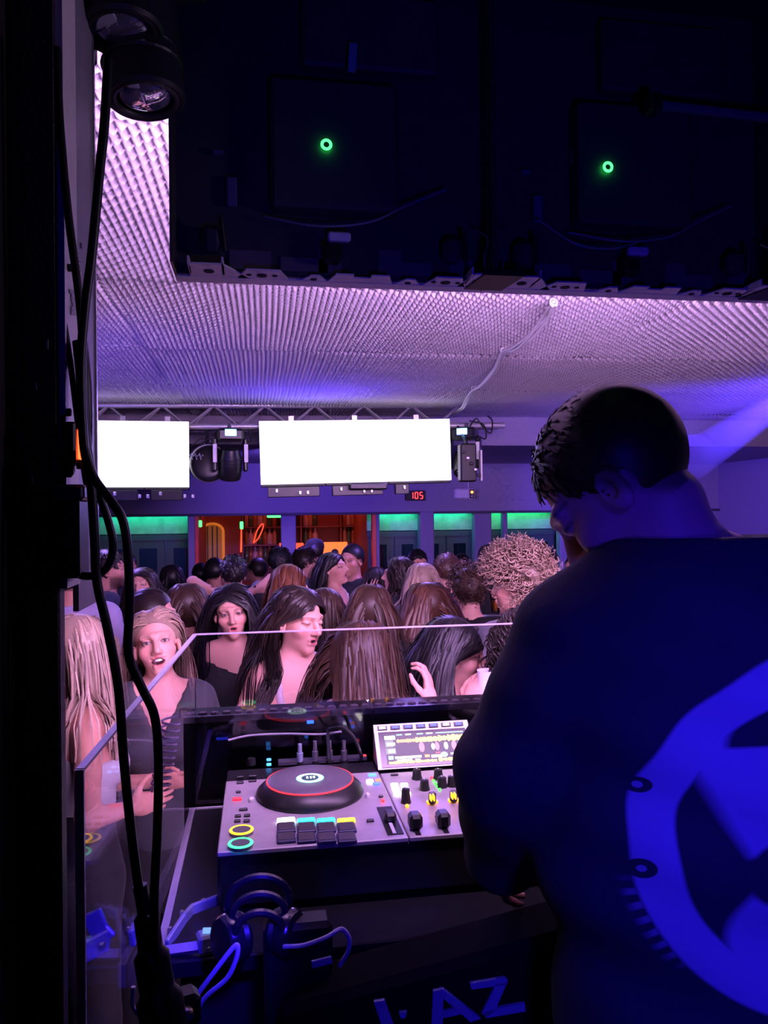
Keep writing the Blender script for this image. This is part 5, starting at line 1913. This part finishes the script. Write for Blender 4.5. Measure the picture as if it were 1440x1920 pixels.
    if cr or wv:
        ph = r.uniform(0, 6.28, n)[:, None] + tt[None] * hair.get('turns', 3) * 6.28
        am = (cr or wv) * np.clip(tt * 3, 0, 1)[None]
        P = P + Wd * (am * np.cos(ph))[..., None] + Nn * (am * np.sin(ph) * (1 if cr else .3))[..., None]
        if cr:
            Tn = np.gradient(P, axis=1)
            Tn /= np.linalg.norm(Tn, axis=2)[..., None] + 1e-9
            Wd = np.cross(Tn, out)
            Wd /= np.linalg.norm(Wd, axis=2)[..., None] + 1e-9
            Nn = np.cross(Wd, Tn)
    wid = hair.get('w', .008) * r.uniform(.6, 1.3, n)[:, None] * (1 - .75 * np.abs(tt - .35)[None] ** 1.5 * 1.4)
    wid = np.clip(wid, .0008, 1)[..., None]
    thk = .45 if kind in ('curly', 'short', 'crop') or cr else .20
    ring = np.stack([P + Wd * wid, P + Nn * wid * thk, P - Wd * wid, P - Nn * wid * thk], 2)   # n,T+1,4,3
    V = ring.reshape(-1, 3) * hs @ Rh.T + Hc
    a_ = r.normal(size=(n, 1, 1)) * .22
    N0 = Nn + Wd * a_
    NN = np.stack([N0 + Wd * .35, N0, N0 - Wd * .35, -N0], 2).reshape(-1, 3) @ Rh.T
    NN /= np.linalg.norm(NN, axis=1)[:, None] + 1e-9
    base = (np.arange(n)[:, None] * (T + 1) + np.arange(T)[None]).ravel() * 4
    F = []
    for k in range(4):
        k2 = (k + 1) % 4
        F.append(np.stack([base + k, base + 4 + k, base + 4 + k2, base + k2], 1))
    F = np.concatenate(F)
    sh = r.uniform(.70, 1.35, n)
    tone = hcol[None] * sh[:, None]
    hi_ = hair.get('tips')
    K = np.repeat(tone[:, None], T + 1, 1)
    if hi_:
        f = (np.clip(tt * 1.4 - .35, 0, 1))[None, :, None]
        K = K * (1 - f) + np.array(HAIR[hi_])[None, None] * sh[:, None, None] * f
    K = np.repeat(K[:, :, None], 4, 2).reshape(-1, 3)
    return V, F, K, NN


def spot(x, ytop, d):
    """where a person stands whose crown shows at (x, ytop), d metres away; returns floor point and height"""
    p = px(x, ytop, d)
    return (p[0], p[1], 0.0), p[2]


def crowd(x, ytop, d, face, label, **kw):
    loc, H = spot(x, ytop, d)
    hd_ = kw.pop('extra', .0)
    kw.setdefault('hres', .0052 if d < 3.2 else (.0062 if d < 4.6 else .0095))
    kw.setdefault('res', .017 if d < 3.2 else (.021 if d < 4.6 else .028))
    hr = kw.get('hair')
    if hr and d > 3.2:
        f_ = .62 if d < 4.5 else .40
        hr['n'] = int(hr['n'] * f_)
        hr['w'] = hr.get('w', .006) * (1.25 if d < 4.5 else 1.5)
    return person('person', label, loc, face, H - hd_, **kw)

# ================================================================== THE CROWD
LONG = lambda col, n=260, len=.50, **k: dict(kind='long', col=col, n=int(n * 2.0), len=len, w=k.pop('w', .0075) * .74, T=10, **k)
SHORT = lambda col, n=160, **k: dict(kind='short', col=col, n=n * 3, len=.036, T=4, w=.0042, **k)
CROP = lambda col, n=160, **k: dict(kind='crop', col=col, n=n, len=.022, T=3, w=k.pop('w', .005), cap=k.pop('cap', .007), vol=.02, **k)
CURLY = lambda col, n=260, **k: dict(kind='curly', col=col, n=n, len=k.pop('len', .085), T=16, w=.0026, curl=.008, turns=2.6, vol=.1, **k)

# --- first row
crowd(146, 1158, 2.45, -60, 'woman with long blonde hair and a white top beside the post', sex='f', skin='light', head=(36, -8, 0),
      hair=LONG('light', 520, .30, seed=3, part=.01, w=.0045, vol=.12), top=[('top', 'tank', 'white', .012, None, 1.12), ('skirt', 'strapless', 'black', .009)],
      arms={'R': ((.23, -.05, 1.16), (.17, .09, 1.14), .25, (-1, 0, 0), (0, 1, .05)), 'L': ((-.22, .02, 1.12), (.02, .25, 1.15), .4)})
crowd(300, 1147, 2.72, 184, 'laughing blonde woman with pulled-back hair facing the booth', sex='f', skin='fair', head=(2, 13, 8), mouth=1.0, eyes='open',
      hair=LONG('blonde', 320, .42, seed=4, part=.005, w=.006, vol=.05, line=.004, back=1.2, tuck=True), top=[('top', 'cap', 'pattern', .010), ],
      hres=.0040)
crowd(553, 1103, 2.92, -162, 'woman with closed eyes in a strappy light top, face turned right', sex='f', skin='fair', head=(22, -4, -4), eyes='closed', mouth=.25,
      hair=LONG('dark', 320, .46, seed=6, part=-.01, vol=.06, back=.25, tuck=True, line=.0), top=[('camisole', 'tank', 'satin', .007), ('red_sash', 'strapless', 'red', .004)],
      arms={'L': ((-.25, .04, 1.14), (-.16, .22, .96), .5), 'R': ((.26, .02, 1.14), (.20, .18, .94), .5)}, hres=.0040)
crowd(668, 1172, 2.45, -25, 'woman with long dark brown hair falling down her back, close to the glass', sex='f', skin='fair', head=(-32, -10, 0),
      hair=LONG('brown', 520, .56, seed=7, part=-.01, w=.0065, vol=.26), top=[('top', 'tank', 'rose', .009)],
      arms={'R': ((.29, .04, 1.26), (.235, .02, 1.47), .8, (-1, 0, 0), (-.1, .1, 1)), 'L': ((-.20, .08, 1.12), (-.02, .26, 1.10), .5)})
wc, wci = crowd(843, 1163, 2.62, -98, 'woman with straight black hair in profile, holding up a white cup', sex='f', skin='fair', head=(0, -6, 0), mouth=.2,
      hair=LONG('black', 420, .56, seed=8, part=.0, w=.0065, vol=.10, back=.25, tuck=True), top=[('top', 'tank', 'black', .009)],
      arms={'R': ((.28, -.06, 1.27), (.24, .035, 1.46), .9, (-.6, .6, 0), (-.1, .3, 1)), 'L': ((-.22, .02, 1.12), (-.14, .20, .98), .5)}, hres=.0040)
crowd(990, 1142, 2.45, 20, 'person with dark curly shoulder-length hair beside the arm of the man at the decks', sex='f', skin='light', head=(10, 0, 0),
      hair=dict(kind='long', col='dark', n=420, len=.30, T=22, w=.005, curl=.013, turns=4, vol=.16, seed=9), top=[('jacket', 'long', 'black', .014)])
# --- second row
crowd(285, 1107, 3.42, -88, 'woman with dark hair tied back in profile, ear and earring showing', sex='f', skin='fair', head=(-6, 0, 0),
      hair=dict(kind='bun', col='dark', n=200, len=.10, T=8, w=.007, seed=10, vol=.05), top=[('jacket', 'long', 'black', .014)])
crowd(438, 1099, 3.55, 172, 'woman with long black hair in a black one-shoulder dress', sex='f', skin='fair', head=(10, -2, 6), mouth=.35,
      hair=LONG('black', 320, .50, seed=11, part=.012, vol=.10), top=[('dress', 'offshoulder', 'black', .009)], lipcol=(.55, .08, .10), hres=.0042)
crowd(350, 1098, 4.05, 8, 'woman with long brown hair seen from behind, left of the black-dressed woman', sex='f', head=(0, -5, 0),
      hair=LONG('brown', 320, .50, seed=12, vol=.12, part=.0), top=[('top', 'tee', 'brown', .011)])
crowd(694, 1100, 3.55, -10, 'woman with shoulder-length brown hair seen from behind, above the long dark hair', sex='f', head=(0, -8, 0),
      hair=LONG('brown', 300, .36, seed=13, vol=.16), top=[('jacket', 'long', 'black', .014)])
crowd(801, 1096, 3.72, 12, 'woman with long light brown hair and reddish crown seen from behind', sex='f', head=(0, -4, 0),
      hair=LONG('auburn', 340, .60, seed=14, vol=.10, tips='ash'), top=[('top', 'tee', 'black', .011)])
crowd(597, 1106, 4.05, 60, 'woman with a pink-lit face half hidden behind the closed-eyed woman', sex='f', skin='fair', head=(20, 10, 0),
      hair=LONG('brown', 180, .40, seed=15), top=[('top', 'tee', 'rose', .011)])
crowd(976, 1034, 3.35, 25, 'tall man with thick blond curls', sex='m', skin='fair', head=(25, -4, 0), extra=.02,
      hair=CURLY('ash', 1100, len=.10, seed=16, tips='light', cap=.018), top=[('shirt', 'tee', 'grey', .012)])
wm, wmi = crowd(879, 1064, 4.2, -5, 'man with short brown curls and a black leather jacket, back turned', sex='m', skin='fair', head=(0, -4, 0), extra=.02,
      hair=CURLY('brown', 300, len=.06, seed=17), top=[('jacket', 'jacket', 'leather', .020)],
      arms={'L': ((-.30, .08, 1.16), (-.16, .25, 1.38), .8, (1, 0, 0), (.1, .2, 1)), 'R': ((.29, .05, 1.22), (.24, .20, 1.42), .8, (-1, 0, 0), (-.1, .3, 1))})
# --- third row
crowd(542, 1060, 4.75, -70, 'woman with long ginger hair in profile', sex='f', skin='fair', head=(-8, 0, 0), hair=LONG('ginger', 240, .46, seed=18, vol=.15),
      top=[('top', 'tee', 'black', .011)])
crowd(790, 1058, 5.1, 5, 'woman with pale blonde hair seen from behind', sex='f', head=(0, 0, 0), hair=LONG('light', 240, .42, seed=19, vol=.12), top=[('jacket', 'long', 'grey', .014)])
crowd(270, 1066, 4.85, 160, 'woman with a pink-lit face and hair loose, behind the woman with tied hair', sex='f', skin='fair', head=(10, 10, 10), mouth=.4,
      hair=LONG('dark', 200, .40, seed=20), top=[('top', 'tee', 'navy', .011)])
crowd(204, 1034, 5.15, -80, 'tall bearded man in a dark shirt in profile by the hanging cables', sex='m', skin='light', head=(-6, 0, 0), beard=True,
      hair=SHORT('dark', seed=21), top=[('shirt', 'tee', 'navy', .012)])
crowd(136, 1040, 4.2, 10, 'person in a pale lilac shirt seen from behind at the post', sex='m', hair=SHORT('dark', seed=22), top=[('shirt', 'tee', 'lilac', .014)])
crowd(437, 1046, 5.4, 6, 'dark-haired man with both hands clasped behind his head', sex='m', skin='fair', head=(0, -4, 0), hair=SHORT('black', 260, seed=23, cap=.010), top=[('shirt', 'tee', 'black', .012)],
      arms={'L': ((-.27, .03, 1.56), (-.08, -.10, 1.47), .5, (.5, .6, 0)), 'R': ((.27, .03, 1.56), (.08, -.10, 1.47), .5, (-.5, .6, 0))})
crowd(630, 1036, 5.6, -118, 'woman in a white tank top raising one arm, face lifted to the right', sex='f', skin='fair', head=(-6, 14, 0), mouth=.3,
      hair=LONG('black', 280, .36, seed=24, vol=.12, back=.3, tuck=True), top=[('tank_top', 'tank', 'white', .010)],
      arms={'R': ((.22, .16, 1.24), (.12, .30, 1.40), .3, (-1, 0, 0), (.1, .3, 1)), 'L': ((-.22, .0, 1.14), (-.18, .16, 1.0), .5)})
crowd(660, 1023, 6.1, 128, 'dark-haired man facing the woman in the white tank top', sex='m', skin='light', head=(10, 0, 0), hair=CROP('black', seed=25), top=[('jacket', 'long', 'black', .016)],
      arms={'R': ((.22, .12, 1.24), (.08, .30, 1.42), .6, (-1, 0, 0)), 'L': ((-.28, .0, 1.14), (-.2, .2, 1.0), .5)})
crowd(524, 1029, 6.2, 0, 'dark-haired man in a light blue shirt seen from behind', sex='m', hair=SHORT('black', seed=26), top=[('shirt', 'tee', 'lightblue', .014)])
crowd(572, 1030, 6.6, -75, 'dark-haired man in a blue shirt in profile before the bar', sex='m', skin='fair', hair=SHORT('dark', seed=27), top=[('shirt', 'tee', 'lightblue', .014)])
crowd(590, 1010, 8.0, 15, 'man in a dark baseball cap standing at the bar', sex='m', hair=CROP('dark', 60, seed=28), hat='black', extra=.02, top=[('jacket', 'long', 'black', .014)])
crowd(746, 1046, 5.3, 75, 'woman with wavy dark hair in profile facing left, right of the bar', sex='f', skin='fair', head=(6, 4, 0), hair=LONG('dark', 220, .36, seed=29, wave=.012, turns=3, vol=.2), top=[('top', 'tee', 'black', .012)])
crowd(782, 1033, 6.6, 175, 'dark-haired man facing the booth in front of the violet pillar', sex='m', skin='light', head=(12, -6, 0), hair=CROP('black', seed=30), top=[('shirt', 'tee', 'black', .012)])
crowd(836, 1042, 5.7, 3, 'person with reddish hair and a dark jacket, back turned', sex='m', skin='fair', hair=SHORT('auburn', 160, seed=31), top=[('jacket', 'long', 'navy', .016)])
crowd(918, 1022, 6.7, -60, 'tall person in a dark cap near the right pillar', sex='m', skin='light', hair=CROP('black', 60, seed=32), hat='black', extra=.02, top=[('jacket', 'long', 'black', .016)])
crowd(1026, 1032, 6.0, 165, 'man with a fair face showing right of the blond curls', sex='m', skin='fair', hair=CROP('dark', seed=33), top=[('shirt', 'tee', 'black', .012)])
crowd(1078, 1043, 6.6, 120, 'person farthest right whose face shows below the chin of the man at the decks', sex='m', skin='fair', hair=CROP('dark', seed=34), top=[('shirt', 'tee', 'navy', .012)])
FAR = [(322, 1062, 6.6, 10, 'black', 'f', 'dark-haired woman seen from behind between the cables and the red-lit door post'), (240, 1040, 7.6, -170, 'dark', 'm', 'man in dark clothes near the left doors, half hidden by a cable'),
       (376, 1060, 7.2, 20, 'black', 'm', 'dark-haired man standing by the red-lit door post'), (404, 1050, 6.7, -30, 'black', 'm', 'dark-haired man left of the man with clasped hands'),
       (482, 1050, 7.3, 40, 'dark', 'm', 'dark-haired man right of the man with clasped hands'), (706, 1066, 6.0, -20, 'dark', 'f', 'dark-haired woman in front of the right red-lit bar post'),
       (866, 1042, 7.8, 170, 'dark', 'm', 'man at the doors between the two violet pillars'), (960, 1036, 7.9, 180, 'black', 'm', 'man in black at the doors behind the blond curls'),
       (1000, 1048, 7.2, 10, 'dark', 'f', 'dark-haired woman behind the blond curls'), (620, 1040, 8.2, 178, 'black', 'm', 'man in black right in front of the orange light box')]
for i, (x, y, d, fa, hc, sx, lab) in enumerate(FAR):
    crowd(x, y, d, fa, lab, sex=sx, skin='light', hair=LONG(hc, 120, .38, seed=40 + i) if sx == 'f' else CROP(hc, 90, seed=40 + i), top=[('top', 'tee', ('black', 'navy', 'grey')[i % 3], .014)])

# drinks in hands
def cup(p, r, h, m, lab, liquid=None):
    t = thing('drinking_cup', lab, 'cup', p)
    MB().lathe([(r * .72, 0), (r * .74, .002), (r, h), (r * 1.04, h + .003), (r * .97, h + .002), (r * .70, .006)], p, None, 24).build('cup', m, t, True)
    if liquid:
        MB().lathe([(r * .70, .008), (r * .86, h * .6)], p, None, 20).build('drink', liquid, t, True)


def held(root, inf, off):
    M_ = np.array(wmat(root))
    return M_[:3, :3] @ (inf['J']['wrR'] + np.array(off)) + M_[:3, 3]


cup(held(wc, wci, (.0, .055, .045)), .030, .080, mat('paper_cup', (.78, .74, .80), .5), 'white paper cup held by the black-haired woman')
cup(held(wm, wmi, (-.045, .05, .04)), .030, .11, pane_mat('tumbler_glass', (.85, .8, .75), .02, 1.4, 1.0), 'glass of amber drink by the blond curly man', mat('amber', (.6, .22, .05), .2))

# ================================================================== THE MAN AT THE DECKS
FACE = 4.0
loc = px(1500, 1880, 1.04)
loc = np.array((loc[0], loc[1], .43))
Rl = rotz(-math.radians(FACE))
lw = lambda x, y, d: Rl @ (px(x, y, d) - loc)
J = {'neck': lw(1262, 1075, 1.03), 'ntop': lw(1240, 1000, 1.04), 'head': lw(1158, 916, 1.07),
     'shL': lw(1098, 1205, 1.02), 'shR': lw(1500, 1105, 1.06), 'chest': lw(1300, 1290, 1.03), 'waist': lw(1290, 1560, 1.03), 'pelvis': lw(1330, 1850, 1.04),
     'elL': lw(965, 1450, 1.05), 'wrL': lw(945, 1600, 1.25), 'elR': lw(1640, 1430, 1.05), 'wrR': lw(1300, 1600, 1.36)}
m = mat('dj_shirt', (.045, .045, .052), .85, nscale=20, namt=.15, bump=.25, bscale=70)
nt = m.node_tree
bs = nt.nodes['Principled BSDF']


def mnode(op, a, b=None, c=None):
    q = nt.nodes.new('ShaderNodeMath')
    q.operation = op
    for i, v in enumerate((a, b, c)):
        if v is None:
            continue
        if isinstance(v, (int, float)):
            q.inputs[i].default_value = v
        else:
            nt.links.new(v, q.inputs[i])
    return q.outputs[0]


# round print on the back, drawn in the shirt's own coordinates
tc = nt.nodes.new('ShaderNodeTexCoord')
sx = nt.nodes.new('ShaderNodeSeparateXYZ')
nt.links.new(tc.outputs['Object'], sx.inputs[0])
pc = lw(1530, 1560, .90)
PU = .00062                                     # metres per print unit
u = mnode('DIVIDE', mnode('SUBTRACT', sx.outputs[0], float(pc[0])), PU)
v = mnode('DIVIDE', mnode('SUBTRACT', sx.outputs[2], float(pc[2])), PU)
rr = mnode('SQRT', mnode('ADD', mnode('MULTIPLY', u, u), mnode('MULTIPLY', v, v)))
an = mnode('ARCTAN2', v, u)


def band(x, lo, hi, soft=6.0):
    a = nt.nodes.new('ShaderNodeMapRange')
    a.inputs['From Min'].default_value = lo - soft
    a.inputs['From Max'].default_value = lo + soft
    nt.links.new(x, a.inputs['Value'])
    b = nt.nodes.new('ShaderNodeMapRange')
    b.inputs['From Min'].default_value = hi - soft
    b.inputs['From Max'].default_value = hi + soft
    b.inputs['To Min'].default_value = 1
    b.inputs['To Max'].default_value = 0
    nt.links.new(x, b.inputs['Value'])
    return mnode('MULTIPLY', a.outputs[0], b.outputs[0])


def disc(cu, cv, ru, rv, soft=.06):
    du = mnode('DIVIDE', mnode('SUBTRACT', u, cu), ru)
    dv = mnode('DIVIDE', mnode('SUBTRACT', v, cv), rv)
    d_ = mnode('SQRT', mnode('ADD', mnode('MULTIPLY', du, du), mnode('MULTIPLY', dv, dv)))
    return band(d_, -1, 1, soft)


ring = band(rr, 270, 345, 4)
ticks = mnode('MULTIPLY', band(rr, 340, 366, 10), mnode('MULTIPLY', band(mnode('SINE', mnode('MULTIPLY', an, 84.0)), .1, 2, .4), band(v, -235, -95, 20)))
inner = mnode('MULTIPLY', mnode('MULTIPLY', band(rr, -10, 285), band(v, -40, 400, 5)), band(mnode('ADD', u, mnode('MULTIPLY', v, .667)), -161, 900, 18))
lower = disc(30, -190, 205, 150)
fill = mnode('MAXIMUM', inner, lower)
hole1 = mnode('MULTIPLY', disc(-30, 172, 160, 92), band(v, 172, 400, 4))
hole2 = disc(10, 60, 90, 45)
hole3 = disc(0, -75, 150, 72)
fill = mnode('MULTIPLY', fill, mnode('SUBTRACT', 1.0, mnode('MAXIMUM', hole1, mnode('MAXIMUM', hole2, hole3))))
tot = mnode('MAXIMUM', mnode('MAXIMUM', ring, mnode('MULTIPLY', ticks, .5)), fill)
riv = mnode('MAXIMUM', disc(-325, 92, 22, 16), disc(-325, -62, 24, 20))
rivd = mnode('MAXIMUM', disc(-325, 92, 8, 7), disc(-325, -62, 8, 7))
tot = mnode('MAXIMUM', mnode('MULTIPLY', tot, mnode('SUBTRACT', 1.0, riv)), mnode('MULTIPLY', rivd, .8))
backside = mnode('LESS_THAN', sx.outputs[1], float(pc[1]) + .11)
tot = mnode('MULTIPLY', tot, backside)
mixc = nt.nodes.new('ShaderNodeMix')
mixc.data_type = 'RGBA'
nt.links.new(tot, mixc.inputs['Factor'])
old = bs.inputs['Base Color'].links[0].from_socket
nt.links.new(old, mixc.inputs[6])
mixc.inputs[7].default_value = (.62, .62, .66, 1)
nt.links.new(mixc.outputs[2], bs.inputs['Base Color'])

dj, info = person('person', 'man in a dark printed shirt bending over the decks, back to the viewer', loc, FACE, 1.86, sex='m', skin='fair',
                  head=(46, -46, 0), hair=CROP('dark', 900, seed=50, w=.0032), top=[('shirt', 'collared', m, .022, .011)], bottom='denim', joints=J,
                  eyes='closed', res=.013, hres=.0045, bulk=1.14)

# ================================================================== BEAM: haze lit by a blue moving head at the right
BEAM_A, BEAM_B = px(1560, 690, 4.3), px(1290, 868, 7.7)
hz = bpy.data.materials.new('haze')
hz.use_nodes = True
hn = hz.node_tree
hn.nodes.remove(hn.nodes['Principled BSDF'])
vs = hn.nodes.new('ShaderNodeVolumeScatter')
vs.inputs['Color'].default_value = (.9, .9, 1, 1)
vs.inputs['Density'].default_value = .6
hn.links.new(vs.outputs[0], hn.nodes['Material Output'].inputs['Volume'])
dv = BEAM_B - BEAM_A
L_ = np.linalg.norm(dv)
m = MB().tube([BEAM_A + dv * .02, BEAM_A + dv * .97], [.06, .20], 20)
o = solo('beam_haze', m, hz, 'slanting blue light beam in the haze at the right', 'haze', smooth=True)
o['kind'] = 'stuff'
lamp('beam_lamp', 'SPOT', tuple(BEAM_A), tuple(BEAM_B), (.05, .02, 1.0), 6000, .02, 8.5, .3)
